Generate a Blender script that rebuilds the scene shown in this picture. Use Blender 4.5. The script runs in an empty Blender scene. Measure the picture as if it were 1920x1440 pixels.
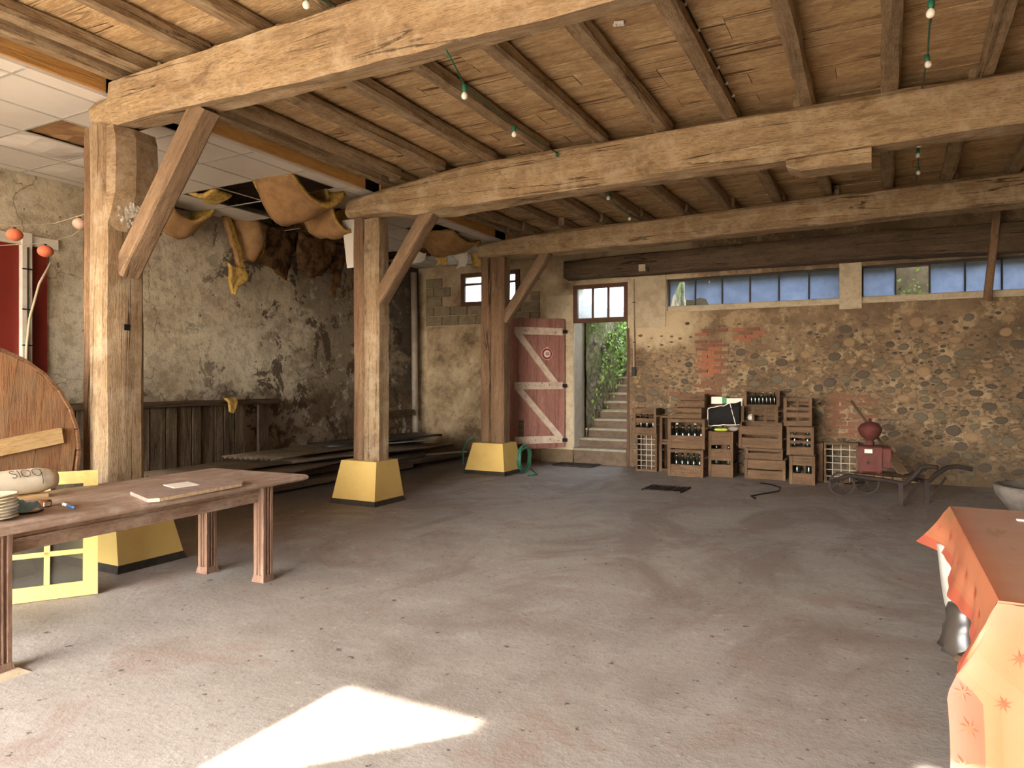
import bpy, math, random
from mathutils import Vector, Matrix, noise
R = math.radians
random.seed(7)
SC = bpy.context.scene
COL = SC.collection

# ------------------------------------------------------------------ camera
YAW = 27.9
cam = bpy.data.cameras.new('camera'); camo = bpy.data.objects.new('camera', cam); COL.objects.link(camo)
camo.location = (0, 0, 1.5); camo.rotation_euler = (R(90), 0, R(YAW))
cam.sensor_width = 36; cam.lens = 36*1320/1920; cam.shift_y = -4/1920
cam.clip_start = 0.05; cam.clip_end = 300
SC.camera = camo
# ------------------------------------------------------------------ sky, sun, exposure
SUN_EL = 29
w = bpy.data.worlds.new('sky'); SC.world = w; w.use_nodes = True
nt = w.node_tree; nt.nodes.clear()
sk = nt.nodes.new('ShaderNodeTexSky'); sk.sky_type = 'NISHITA'; sk.sun_disc = False
sk.sun_elevation = R(SUN_EL); sk.sun_rotation = R(180); sk.air_density = 1.0; sk.dust_density = 1.5; sk.ozone_density = 1.0
bg = nt.nodes.new('ShaderNodeBackground'); bg.inputs['Strength'].default_value = 0.55
wo = nt.nodes.new('ShaderNodeOutputWorld')
hs = nt.nodes.new('ShaderNodeHueSaturation'); hs.inputs['Saturation'].default_value = 0.45
nt.links.new(sk.outputs[0], hs.inputs['Color']); nt.links.new(hs.outputs[0], bg.inputs[0]); nt.links.new(bg.outputs[0], wo.inputs[0])
sl = bpy.data.lights.new('sun', 'SUN'); sl.energy = 13.0; sl.angle = R(0.6); sl.color = (1.0, 0.93, 0.82)
so = bpy.data.objects.new('sun', sl); COL.objects.link(so); so.rotation_euler = (R(90-SUN_EL), 0, 0)   # travels towards +Y and down
SC.view_settings.view_transform = 'Standard'; SC.view_settings.look = 'None'
SC.view_settings.exposure = 2.68; SC.view_settings.gamma = 1.0; SC.view_settings.use_curve_mapping = False
SC.cycles.max_bounces = 8; SC.cycles.diffuse_bounces = 4; SC.cycles.glossy_bounces = 2; SC.cycles.transmission_bounces = 4
SC.cycles.transparent_max_bounces = 8; SC.cycles.sample_clamp_indirect = 6; SC.cycles.caustics_reflective = False; SC.cycles.caustics_refractive = False

# ------------------------------------------------------------------ helpers: materials
def S(r, g, b):
    f = lambda c: (c/255/12.92) if c <= 10 else ((c/255+0.055)/1.055)**2.4
    y = .3*r+.59*g+.11*b; k = .82; r, g, b = (y+(v-y)*k for v in (r, g, b))   # aged, dusty colours
    return (f(r), f(g), f(b), 1)
class MT:
    """small node builder; coordinates are the object's own, optionally shifted per object"""
    def __init__(s, name, rnd=False):
        s.m = bpy.data.materials.new(name); s.m.use_nodes = True
        s.nt = s.m.node_tree; s.b = s.nt.nodes['Principled BSDF']; s.out = s.nt.nodes['Material Output']
        tc = s.n('ShaderNodeTexCoord'); s.co = tc.outputs['Object']; s.uv = tc.outputs['UV']
        if rnd:
            oi = s.n('ShaderNodeObjectInfo'); v = s.n('ShaderNodeVectorMath', operation='MULTIPLY_ADD')
            s.nt.links.new(oi.outputs['Random'], v.inputs[0]); v.inputs[1].default_value = (37, 53, 71)
            s.nt.links.new(s.co, v.inputs[2]); s.co = v.outputs[0]; s.rand = oi.outputs['Random']
    def n(s, t, **k):
        x = s.nt.nodes.new(t)
        for a, v in k.items(): setattr(x, a, v)
        return x
    def L(s, a, b): s.nt.links.new(a, b)
    def put(s, sock, v):
        if hasattr(v, 'is_output'): s.L(v, sock)
        else: sock.default_value = v
    def vec(s, sc, co=None):
        v = s.n('ShaderNodeVectorMath', operation='MULTIPLY'); s.L(co or s.co, v.inputs[0]); v.inputs[1].default_value = sc
        return v.outputs[0]
    def noise(s, sc=(1, 1, 1), scale=1, detail=5, rough=.6, dist=0, co=None):
        x = s.n('ShaderNodeTexNoise'); s.L(s.vec(sc, co), x.inputs['Vector'])
        x.inputs['Scale'].default_value = scale; x.inputs['Detail'].default_value = detail
        x.inputs['Roughness'].default_value = rough; x.inputs['Distortion'].default_value = dist
        return x.outputs[0]
    def voro(s, sc=(1, 1, 1), scale=1, feature='DISTANCE_TO_EDGE', co=None):
        x = s.n('ShaderNodeTexVoronoi', feature=feature); s.L(s.vec(sc, co), x.inputs['Vector']); x.inputs['Scale'].default_value = scale
        return x.outputs['Distance']
    def ramp(s, f, stops):
        r = s.n('ShaderNodeValToRGB'); s.L(f, r.inputs[0]); e = r.color_ramp.elements
        e[0].position, e[0].color = stops[0]; e[1].position, e[1].color = stops[-1]
        for p, c in stops[1:-1]: x = e.new(p); x.color = c
        return r.outputs[0]
    def rng(s, f, a, b, c=0., d=1.):
        r = s.n('ShaderNodeMapRange'); r.interpolation_type = 'SMOOTHSTEP'; s.L(f, r.inputs[0])
        for i, v in enumerate((a, b, c, d)): r.inputs[i+1].default_value = v
        return r.outputs[0]
    def math(s, op, a, b):
        m = s.n('ShaderNodeMath', operation=op); s.put(m.inputs[0], a); s.put(m.inputs[1], b); return m.outputs[0]
    def mix(s, fac, a, b, mode='MIX'):
        m = s.n('ShaderNodeMix', data_type='RGBA', blend_type=mode); s.put(m.inputs[0], fac); s.put(m.inputs[6], a); s.put(m.inputs[7], b); return m.outputs[2]
    def axis(s, i, co=None):
        x = s.n('ShaderNodeSeparateXYZ'); s.L(co or s.co, x.inputs[0]); return x.outputs[i]
    def bump(s, f, strength=.4, dist=.02):
        b = s.n('ShaderNodeBump'); b.inputs['Strength'].default_value = strength; b.inputs['Distance'].default_value = dist
        s.L(f, b.inputs['Height']); s.L(b.outputs[0], s.b.inputs['Normal'])
    def done(s, col, rough=.85, spec=.25, metal=0):
        s.put(s.b.inputs['Base Color'], col); s.put(s.b.inputs['Roughness'], rough)
        s.b.inputs['Specular IOR Level'].default_value = spec; s.b.inputs['Metallic'].default_value = metal
        return s.m
def wood(name, dark, mid, light, axis='x', grain=1., crack=.5, rnd=True, dust=None, rough=.85, stk=.65):
    m = MT(name, rnd); k = {'x': (1, 9, 9), 'y': (9, 1, 9), 'z': (9, 9, 1)}[axis]
    kk = tuple(a*grain for a in k)
    g = m.noise(kk, 1.5, 7, .62, .35); b = m.noise((1, 1, 1), 1.1, 4, .6)
    c = m.ramp(g, [(.22, m_(dark, mid, .55)), (.48, mid), (.78, light)])
    c = m.mix(m.rng(b, .38, .72, 0, .5), c, m_(dark, mid, .45))
    fine = m.noise(tuple(a*4 for a in kk), 4, 4, .75)
    c = m.mix(m.rng(fine, .46, .64, 0, stk), c, m_(dark, mid, .1))
    strk = m.noise(tuple(a*1.3 for a in kk), 1.1, 8, .75, .25)
    c = m.mix(m.rng(strk, .5, .62, 0, stk), c, m_(dark, mid, .3))
    kn = m.noise({'x': (.7, 1.6, 1.6), 'y': (1.6, .7, 1.6), 'z': (1.6, 1.6, .7)}[axis], 3.2, 5, .7, .5)
    c = m.mix(m.rng(kn, .57, .68, 0, stk), c, m_(dark, mid, .15))
    ck = {'x': (.22, 5, 5), 'y': (5, .22, 5), 'z': (5, 5, .22)}[axis]
    cr = m.noise(ck, .9*grain, 4, .5, .5)
    band = m.math('ABSOLUTE', m.math('SUBTRACT', cr, .5), 0)
    gate = m.rng(m.noise((1, 1, 1), .9, 2, .5), .44, .54)
    crk = m.math('MULTIPLY', m.rng(band, .002, .012, crack, 0), gate)
    c = m.mix(crk, c, tuple(x*.3 for x in dark[:3])+(1,))
    if dust: c = m.mix(m.rng(m.noise((1, 1, 1), 4, 7, .72), .46, .66, 0, .6), c, dust)
    m.bump(m.math('SUBTRACT', m.math('ADD', g, m.math('MULTIPLY', fine, .5)), m.math('MULTIPLY', crk, 1.)), .6, .02)
    return m.done(c, rough)
def m_(a, b, t): return tuple(x+(y-x)*t for x, y in zip(a, b))
def plain(name, col, rough=.7, spec=.3, metal=0, var=.0, scale=8, col2=None, gr=.0):
    m = MT(name, True)
    c = col
    if var: c = m.mix(m.rng(m.noise((1, 1, 1), scale, 5, .65), .4, .65, 0, var), col, col2 or tuple(x*.45 for x in col[:3])+(1,))
    if gr: c = m.mix(m.rng(m.noise((1, 1, 1), scale*5, 5, .75), .5, .7, 0, gr), c, tuple(x*.5 for x in col[:3])+(1,))
    return m.done(c, rough, spec, metal)
M = {}
M['beam'] = wood('beam wood', S(108, 80, 52), S(172, 139, 96), S(200, 170, 124), crack=.9, dust=S(190, 165, 128), stk=.8)
M['beam_dark'] = wood('old dark beam wood', S(58, 44, 33), S(100, 78, 57), S(126, 102, 76), crack=.8)
M['joist'] = wood('joist wood', S(102, 78, 52), S(160, 129, 90), S(190, 160, 118), crack=.7, dust=S(176, 150, 116), stk=.8)
M['post'] = wood('post wood', S(98, 73, 48), S(158, 127, 90), S(186, 158, 120), crack=.8, dust=S(178, 156, 126), stk=.8)
M['post_red'] = wood('reddish post wood', S(88, 62, 42), S(140, 104, 72), S(164, 130, 96), crack=.9)
M['brace'] = wood('brace wood', S(92, 68, 46), S(142, 110, 78), S(168, 138, 104), crack=.6)
M['board'] = wood('ceiling board wood', S(136, 98, 58), S(210, 170, 114), S(228, 196, 144), grain=.7, crack=.9, dust=S(158, 114, 70), stk=.8)
M['fascia'] = wood('new pine board', S(166, 108, 48), S(200, 142, 68), S(216, 162, 88), grain=.7, crack=.2, rough=.5)
M['plank'] = wood('dusty dark plank', S(50, 40, 32), S(92, 74, 56), S(124, 102, 78), crack=.6, axis='y')
M['plank_x'] = wood('dusty stacked plank', S(66, 53, 42), S(118, 98, 75), S(148, 126, 98), crack=.6)
M['plank_z'] = wood('mouldy upright plank', S(40, 31, 24), S(102, 82, 60), S(150, 130, 102), crack=.6, axis='z')
M['crate'] = wood('crate wood', S(62, 44, 30), S(112, 82, 56), S(138, 106, 76), crack=.4, grain=1.5)
M['crate_z'] = wood('crate upright wood', S(62, 44, 30), S(112, 82, 56), S(138, 106, 76), crack=.4, grain=1.5, axis='z')
M['crate_y'] = wood('crate side wood', S(62, 44, 30), S(112, 82, 56), S(138, 106, 76), crack=.4, grain=1.5, axis='y')
M['table'] = wood('dusty table wood', S(96, 68, 50), S(146, 112, 88), S(176, 146, 122), axis='y', crack=.25, dust=S(178, 154, 136), rough=.6)
M['table_top'] = wood('dusty table top', S(122, 94, 76), S(168, 138, 118), S(188, 164, 146), axis='y', crack=.2, dust=S(196, 178, 162), rough=.6, stk=.4)
M['table_z'] = wood('table leg wood', S(92, 62, 46), S(138, 102, 80), S(168, 136, 112), axis='z', crack=.2, rough=.6)
M['cask'] = wood('cask head oak', S(108, 68, 40), S(164, 112, 70), S(186, 138, 92), axis='z', grain=.6, crack=.25, dust=S(140, 112, 82), rough=.55)
M['stave'] = wood('cask stave oak', S(92, 58, 34), S(146, 100, 62), S(170, 128, 86), axis='x', crack=.4)
M['batten'] = wood('pale batten', S(178, 132, 74), S(216, 172, 108), S(228, 190, 130), axis='y', grain=.6, crack=.1)
M['red_paint'] = plain('red oxide paint', S(136, 36, 22), .55, .3, var=.3, scale=2, col2=S(112, 30, 20))
M['white_paint'] = plain('white paint', S(216, 206, 188), .6, .3, var=.35, scale=6, col2=S(176, 160, 134))
M['yellow'] = plain('yellow painted concrete', S(218, 178, 88), .75, .25, var=.35, scale=3, col2=S(196, 152, 72))
M['soot'] = plain('dark damp mortar', S(66, 58, 50), .95, .1, var=.5, scale=14)
M['tile'] = plain('white ceiling tile', S(214, 204, 188), .9, .1, var=.25, scale=1.5, col2=S(190, 174, 150))
M['rail'] = plain('galvanised rail', S(182, 174, 160), .6, .3, var=.2)
M['wool'] = plain('yellow glass wool', S(206, 166, 78), 1, 0, var=.55, scale=22, col2=S(132, 94, 40))
M['paper'] = plain('brown kraft paper', S(174, 128, 78), .75, .2, var=.55, scale=6, col2=S(124, 86, 50), gr=.3)
M['mould'] = plain('mouldy wet insulation', S(112, 80, 48), 1, 0, var=.8, scale=7, col2=S(38, 26, 18))
M['black'] = plain('black rubber', S(20, 18, 18), .5, .3)
M['iron'] = plain('dark rusty iron', S(48, 40, 36), .7, .3, metal=.4, var=.4, col2=S(70, 44, 30))
M['green_cable'] = plain('green cable', S(28, 104, 74), .5, .3)
M['hose'] = plain('green hose', S(38, 104, 76), .4, .4)
M['bulb'] = plain('frosted bulb glass', S(232, 220, 200), .25, .5)
M['conduit'] = plain('grey conduit', S(172, 150, 122), .6, .3, var=.3)
M['pipe'] = plain('grey drain pipe', S(148, 132, 114), .6, .3, var=.5, scale=4, col2=S(104, 88, 72))
M['red_metal'] = plain('dull red enamel', S(96, 42, 36), .7, .25, var=.6, scale=6, col2=S(66, 32, 28))
M['steel'] = plain('weathered sheet', S(126, 108, 86), .7, .3, var=.6, scale=3, col2=S(84, 68, 54), gr=.5)
M['lead'] = plain('shiny dark sheet', S(70, 66, 66), .35, .5, metal=.5, var=.5, scale=4)
M['glassb'] = plain('dark green bottle glass', S(22, 28, 20), .12, .6)
M['cork'] = plain('pale bottle cap', S(206, 196, 180), .6)
M['paper_w'] = plain('white card', S(220, 212, 196), .8)
M['ink'] = plain('black ink', S(40, 38, 36), .8)
M['porcelain'] = plain('cream porcelain', S(232, 220, 190), .25, .5)
M['blue'] = plain('blue cloth', S(126, 172, 208), .8, var=.3, scale=20, col2=S(70, 108, 144))
M['pen_blue'] = plain('blue pen plastic', S(50, 120, 196), .35, .5)
M['amber'] = plain('amber plastic', S(140, 84, 36), .25, .6, var=.5, scale=30)
M['plastic_w'] = plain('crumpled white plastic', S(226, 212, 184), .45, .4, var=.3, scale=10, col2=S(196, 180, 150))
M['bucket'] = plain('white plastic bucket', S(186, 180, 168), .4, .4, var=.4, scale=9)
M['bag'] = plain('black fabric bag', S(22, 20, 20), .8, .2)
M['bag_g'] = plain('dark grey plastic bag', S(74, 64, 56), .3, .5, var=.6, scale=9)
M['lime'] = plain('lime packet', S(176, 198, 50), .5)
M['green'] = plain('green print', S(50, 140, 70), .6)
M['stone_basin'] = plain('grey stone', S(140, 128, 116), .9, .2, var=.5, scale=7, col2=S(98, 88, 80), gr=.5)
M['lantern_o'] = plain('orange paper lantern', S(202, 92, 56), .8, .1, var=.25, scale=9, col2=S(222, 130, 92))
M['lantern_p'] = plain('pale paper lantern', S(206, 168, 144), .8, .1, var=.4, scale=9, col2=S(176, 120, 98))
M['cord'] = plain('pale cord', S(206, 186, 150), .8)
M['frame_y'] = plain('flaking yellow paint', S(190, 162, 84), .7, .2, var=.5, scale=14, col2=S(166, 142, 84), gr=.5)
M['frame_b'] = plain('brown window paint', S(96, 58, 38), .6, .25, var=.4, scale=8)
M['muntin'] = plain('dark glazing bar', S(58, 52, 48), .7, .25)
M['concrete_l'] = plain('pale concrete', S(192, 174, 142), .9, .1, var=.45, scale=6, col2=S(150, 128, 98), gr=.5)
M['slab'] = plain('pinkish marble', S(158, 132, 118), .5, .4, var=.7, scale=16, col2=S(118, 94, 88), gr=.5)
M['slab_e'] = plain('broken marble edge', S(206, 176, 134), .9, .1, var=.5, scale=40)
M['step'] = plain('worn stair stone', S(112, 92, 76), .9, .2, var=.5, scale=6, col2=S(70, 62, 44), gr=.5)
M['tread'] = plain('dusty stair tread', S(152, 140, 120), .9, .2, var=.5, scale=8, col2=S(110, 112, 66), gr=.5)
M['door_pink'] = wood('pink painted plank', S(132, 82, 70), S(172, 112, 98), S(186, 130, 116), axis='z', grain=.5, crack=.35, rough=.7)
M['door_white'] = plain('peeling white paint', S(214, 194, 172), .7, .2, var=.5, scale=9, col2=S(168, 132, 108), gr=.5)
M['rust'] = plain('rust spot', S(86, 40, 24), .9)
M['sign_red'] = plain('sign red', S(150, 24, 26), .5)
M['sign_white'] = plain('sign white', S(226, 204, 196), .5)
M['sign_grey'] = plain('sign faded lettering', S(96, 92, 84), .6)
M['mat_rug'] = plain('dirty floor mat', S(72, 62, 54), .95, .1, var=.6, scale=30)
M['earth'] = plain('garden bank earth', S(116, 102, 66), 1, 0, var=.7, scale=3, col2=S(66, 72, 36), gr=.5)
M['gravel'] = plain('pale gravel yard', S(188, 172, 148), 1, 0, var=.3, scale=20)
M['leaf'] = plain('fresh green leaf', S(138, 182, 70), .6, .3, var=.6, scale=4, col2=S(84, 126, 46))
M['stoneA'] = plain('dark cobble', S(92, 78, 64), .85, .2, var=.5, scale=9, col2=S(66, 56, 48), gr=.5)
M['stoneB'] = plain('brown cobble', S(124, 98, 70), .9, .2, var=.5, scale=9, col2=S(96, 78, 58), gr=.5)
M['stoneC'] = plain('tan field stone', S(150, 120, 86), .95, .1, var=.6, scale=7, col2=S(122, 96, 68), gr=.5)
M['stoneD'] = plain('grey green cobble', S(108, 98, 78), .9, .2, var=.5, scale=9, gr=.5)
M['brickA'] = plain('orange red brick', S(166, 86, 58), .9, .1, var=.85, scale=9, col2=S(140, 104, 76), gr=.5)
M['brickB'] = plain('dark red brick', S(126, 74, 56), .9, .1, var=.85, scale=9, col2=S(122, 96, 70), gr=.5)
M['block'] = plain('grey concrete block', S(136, 120, 92), .95, .1, var=.5, scale=7, col2=S(104, 88, 66), gr=.5)
def glass(name, col, tr, transl):
    m = MT(name, True)
    d = m.n('ShaderNodeBsdfTranslucent'); t = m.n('ShaderNodeBsdfTransparent'); g = m.n('ShaderNodeBsdfDiffuse')
    dirt = m.rng(m.noise((1, 1, 1), 5, 5, .65), .35, .7, .55, 1.)
    c = m.mix(dirt, tuple(x*.55 for x in col[:3])+(1,), col)
    m.L(c, d.inputs[0]); m.L(c, g.inputs[0]); t.inputs[0].default_value = (.8, .88, .95, 1)
    a = m.n('ShaderNodeMixShader'); a.inputs[0].default_value = transl; m.L(g.outputs[0], a.inputs[1]); m.L(d.outputs[0], a.inputs[2])
    b = m.n('ShaderNodeMixShader'); b.inputs[0].default_value = tr; m.L(a.outputs[0], b.inputs[1]); m.L(t.outputs[0], b.inputs[2])
    m.L(b.outputs[0], m.out.inputs[0]); return m.m
M['pane'] = glass('dusty blue window glass', S(166, 176, 196), .24, .85)
M['pane_bright'] = glass('hammered frosted glass', S(252, 248, 236), .45, .95)
M['pane_grey'] = glass('grimy glass', S(110, 100, 84), .7, .3)

def floor_mat():
    m = MT('stained concrete floor')
    a = m.noise((1, 1, 1), .5, 7, .68, .5); b = m.noise((1, 1.4, 1), 2.6, 8, .74, .3); f = m.noise((1, 1, 1), 26, 5, .75)
    c = m.ramp(a, [(.3, S(126, 115, 106)), (.48, S(150, 140, 131)), (.7, S(166, 158, 150))])
    c = m.mix(m.rng(b, .42, .68, 0, .5), c, S(172, 165, 157))
    st = m.math('MULTIPLY', m.rng(m.noise((.9, .55, 1), .9, 7, .72, .9), .46, .60), m.rng(m.axis(1), 2.3, 5.0))
    c = m.mix(m.math('MULTIPLY', st, .6), c, S(124, 102, 92))
    pk = m.rng(m.noise((1, 1, 1), 1.3, 6, .7, .5), .54, .64, 0, .5); c = m.mix(pk, c, S(146, 120, 108))
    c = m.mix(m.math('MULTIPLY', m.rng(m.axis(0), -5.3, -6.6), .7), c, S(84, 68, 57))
    c = m.mix(m.rng(f, .5, .7, 0, .45), c, S(104, 92, 82))
    sp = m.rng(m.noise((1, 1, 1), 15, 3, .55), .66, .72, 0, .8); c = m.mix(sp, c, S(62, 52, 46))
    lt = m.rng(m.noise((1, 1, 1), 9, 5, .7), .62, .74, 0, .6); c = m.mix(lt, c, S(204, 196, 188))
    m.bump(m.math('ADD', b, m.math('MULTIPLY', f, .6)), .5, .012)
    return m.done(c, m.rng(a, .3, .7, .55, .85), .3)
M['floor'] = floor_mat()
def left_wall_mat():
    m = MT('stained old plaster')
    big = m.noise((1, 1, 1), .9, 7, .68, .5); fine = m.noise((1, 1, 1), 7, 7, .75); z = m.axis(2); y = m.axis(1)
    n5 = m.math('SUBTRACT', m.noise((1, 1, 1), 1.5, 8, .74, .3), .5)
    zn = m.math('ADD', z, m.math('MULTIPLY', n5, 1.5))
    c = m.ramp(big, [(.3, S(180, 160, 128)), (.5, S(210, 193, 160)), (.7, S(224, 212, 186))])
    c = m.mix(m.rng(fine, .46, .62, 0, .55), c, S(146, 128, 102))
    c = m.mix(m.rng(m.noise((1, 1, 1), 2.2, 7, .72), .5, .62, 0, .5), c, S(150, 132, 104))
    damp = m.rng(zn, 1.45, 1.28); c = m.mix(m.math('MULTIPLY', damp, .9), c, m.ramp(fine, [(.3, S(70, 53, 40)), (.6, S(112, 88, 66))]))
    pl = m.math('MULTIPLY', m.rng(m.noise((1, 1, 1), 1.7, 7, .74), .50, .54), m.rng(zn, 1.5, 1.1)); c = m.mix(m.math('MULTIPLY', pl, .85), c, S(176, 160, 134))
    yy = m.math('ADD', y, m.math('MULTIPLY', m.math('SUBTRACT', m.noise((1, .6, 1.2), 1.1, 8, .75), .5), 7.0))
    wet = m.rng(yy, 8.0, 9.2); c = m.mix(m.math('MULTIPLY', wet, .7), c, m.ramp(fine, [(.3, S(78, 62, 48)), (.6, S(126, 104, 80))]))
    hole = m.math('MULTIPLY', m.rng(m.noise((1, 1, 1), 1.9, 8, .74, .6), .55, .58), m.rng(y, 5.6, 7.6)); c = m.mix(m.math('MULTIPLY', hole, .85), c, S(80, 61, 46))
    edge = m.rng(m.noise((1, 1, 1), 3.1, 7, .74), .57, .61); c = m.mix(m.math('MULTIPLY', edge, .6), c, S(204, 192, 168))
    black = m.math('MULTIPLY', m.rng(yy, 10.6, 11.3), m.rng(zn, .9, 1.6)); c = m.mix(m.math('MULTIPLY', black, .75), c, S(58, 51, 44))
    cr = m.rng(m.voro((1, .8, 1.2), .75, co=m.vadd(m)), .0, .006, .7, 0); cr = m.math('MULTIPLY', cr, m.rng(m.noise((1, 1, 1), .8, 3, .5), .45, .55)); c = m.mix(cr, c, S(84, 68, 50))
    sp = m.rng(m.noise((1, 1, 1), 6.5, 4, .65), .64, .69, 0, .8); c = m.mix(sp, c, S(96, 80, 60))
    m.bump(m.math('ADD', big, m.math('MULTIPLY', fine, .6)), .7, .05)
    return m.done(c, .95, .1)
def _vadd(self, m):
    nz = m.n('ShaderNodeTexNoise'); m.L(m.vec((1, 1, 1)), nz.inputs['Vector']); nz.inputs['Scale'].default_value = 1.5; nz.inputs['Detail'].default_value = 4
    v = m.n('ShaderNodeVectorMath', operation='MULTIPLY_ADD'); m.L(nz.outputs['Color'], v.inputs[0]); v.inputs[1].default_value = (.7, .7, .7); m.L(m.co, v.inputs[2]); return v.outputs[0]
MT.vadd = lambda self, m: _vadd(self, m)
M['wall_left'] = left_wall_mat()
def back_wall_mat():
    m = MT('rubble wall mortar')
    big = m.noise((1, 1, 1), 1.1, 6, .68, .4); fine = m.noise((1, 1, 1), 8, 6, .7); x = m.axis(0); z = m.axis(2)
    c = m.ramp(big, [(.3, S(94, 75, 55)), (.5, S(130, 105, 77)), (.7, S(152, 125, 93))])
    c = m.mix(m.rng(fine, .45, .72, 0, .6), c, S(98, 78, 56))
    recess_shade = m.rng(m.voro((1, 1, 1.5), 5.5, co=m.vadd(m)), .0, .07, .7, 0); c = m.mix(m.math('MULTIPLY', recess_shade, m.rng(z, 2.6, 1.9)), c, S(84, 66, 48))  # paints the shade of small cavities into the wall colour
    c = m.mix(m.rng(m.noise((1, 1, 1), 3.4, 7, .74), .52, .62, 0, .6), c, S(178, 150, 112))
    n2 = m.math('MULTIPLY', m.math('SUBTRACT', m.noise((1, 1, 1), 2.2, 6, .7), .5), 1.1)
    zn = m.math('ADD', z, n2); xn = m.math('ADD', x, n2)
    pier = m.math('MULTIPLY', m.rng(zn, 2.05, 2.35), m.rng(xn, -2.6, -3.1)); c = m.mix(m.math('MULTIPLY', pier, .85), c, S(204, 180, 140))
    lft = m.rng(xn, -4.2, -4.5); lc = m.ramp(m.noise((1, 1, 1), 1.5, 6, .7), [(.35, S(132, 106, 76)), (.5, S(176, 150, 114)), (.65, S(196, 174, 138))])
    c = m.mix(lft, c, lc)
    damp = m.math('MULTIPLY', m.rng(zn, .75, .3), .7); c = m.mix(damp, c, S(96, 78, 58))
    m.bump(m.math('ADD', big, m.math('MULTIPLY', fine, .8)), .8, .05)
    return m.done(c, .95, .1)
M['wall_back'] = back_wall_mat()
M['plaster'] = plain('dull lime plaster', S(150, 132, 104), .95, .1, var=.5, scale=2, gr=.5)
def panel_mat():
    m = MT('blotchy render panel'); n = m.noise((1, 1, 1), 1.6, 7, .7, .3); f = m.noise((1, 1, 1), 6, 5, .7)
    c = m.ramp(n, [(.32, S(96, 74, 52)), (.48, S(158, 134, 100)), (.66, S(188, 164, 126))]); c = m.mix(m.rng(f, .5, .7, 0, .5), c, S(100, 80, 56))
    c = m.mix(m.math('MULTIPLY', m.rng(m.math('ADD', m.axis(2), m.math('MULTIPLY', n, .8)), 1.1, .6), .6), c, S(92, 70, 50))
    m.bump(n, .5, .03); return m.done(c, .95, .1)
M['panel'] = panel_mat()
def ivy_wall():
    m = MT('mossy retaining wall'); n = m.noise((1, 1, 1), 2.5, 6, .7); z = m.axis(2)
    c = m.ramp(m.noise((1, 1, 1), 9, 6, .75), [(.3, S(84, 76, 60)), (.5, S(146, 134, 108)), (.68, S(198, 188, 164))])
    g = m.math('MULTIPLY', m.rng(n, .42, .58), m.rng(z, .8, 2.2)); c = m.mix(m.math('MULTIPLY', g, .7), c, S(96, 116, 52))
    m.bump(m.noise((1, 1, 1), 6, 5, .7), .9, .06); return m.done(c, 1, 0)
M['ivy_wall'] = ivy_wall()
M['bank_wall'] = plain('dark mossy bank wall', S(92, 80, 60), 1, 0, var=.6, scale=4, col2=S(58, 54, 36), gr=.5)
def cloth_mat():
    m = MT('orange printed oilcloth'); u = m.n('ShaderNodeSeparateXYZ'); m.L(m.uv, u.inputs[0]); d = u.outputs[1]; top = u.outputs[0]
    base = m.mix(m.rng(m.noise((1, 1, 1), 2.2, 5, .65), .4, .7), S(210, 120, 76), S(198, 108, 68))
    hem = m.rng(d, .052, .050); c = m.mix(hem, base, S(206, 92, 62))
    for a in (.075, .135):
        ln = m.math('MULTIPLY', m.rng(d, a-.004, a-.001), m.rng(d, a+.006, a+.003)); c = m.mix(m.math('MULTIPLY', ln, .6), c, S(202, 116, 70))
    band = m.math('MULTIPLY', m.rng(d, .076, .078), m.rng(d, .134, .132)); c = m.mix(m.math('MULTIPLY', band, .25), c, S(236, 130, 90))
    dust = m.math('MULTIPLY', top, m.rng(m.noise((.6, 2, 1), 2.4, 6, .7), .25, .6, .6, .95)); c = m.mix(dust, c, S(206, 162, 132))  # real dust on the top, paled further to offset its weak lighting
    mold = m.math('MULTIPLY', m.rng(m.noise((3.2, 1, .8), 1.5, 6, .75), .56, .66, 0, .6), m.rng(d, .12, .2)); c = m.mix(mold, c, S(166, 118, 70))
    return m.done(c, .45, .4)
M['cloth'] = cloth_mat()
M['star'] = plain('printed star', S(206, 92, 56), .5, .35)
M['star_p'] = plain('printed star violet', S(206, 104, 96), .5, .35)

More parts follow.
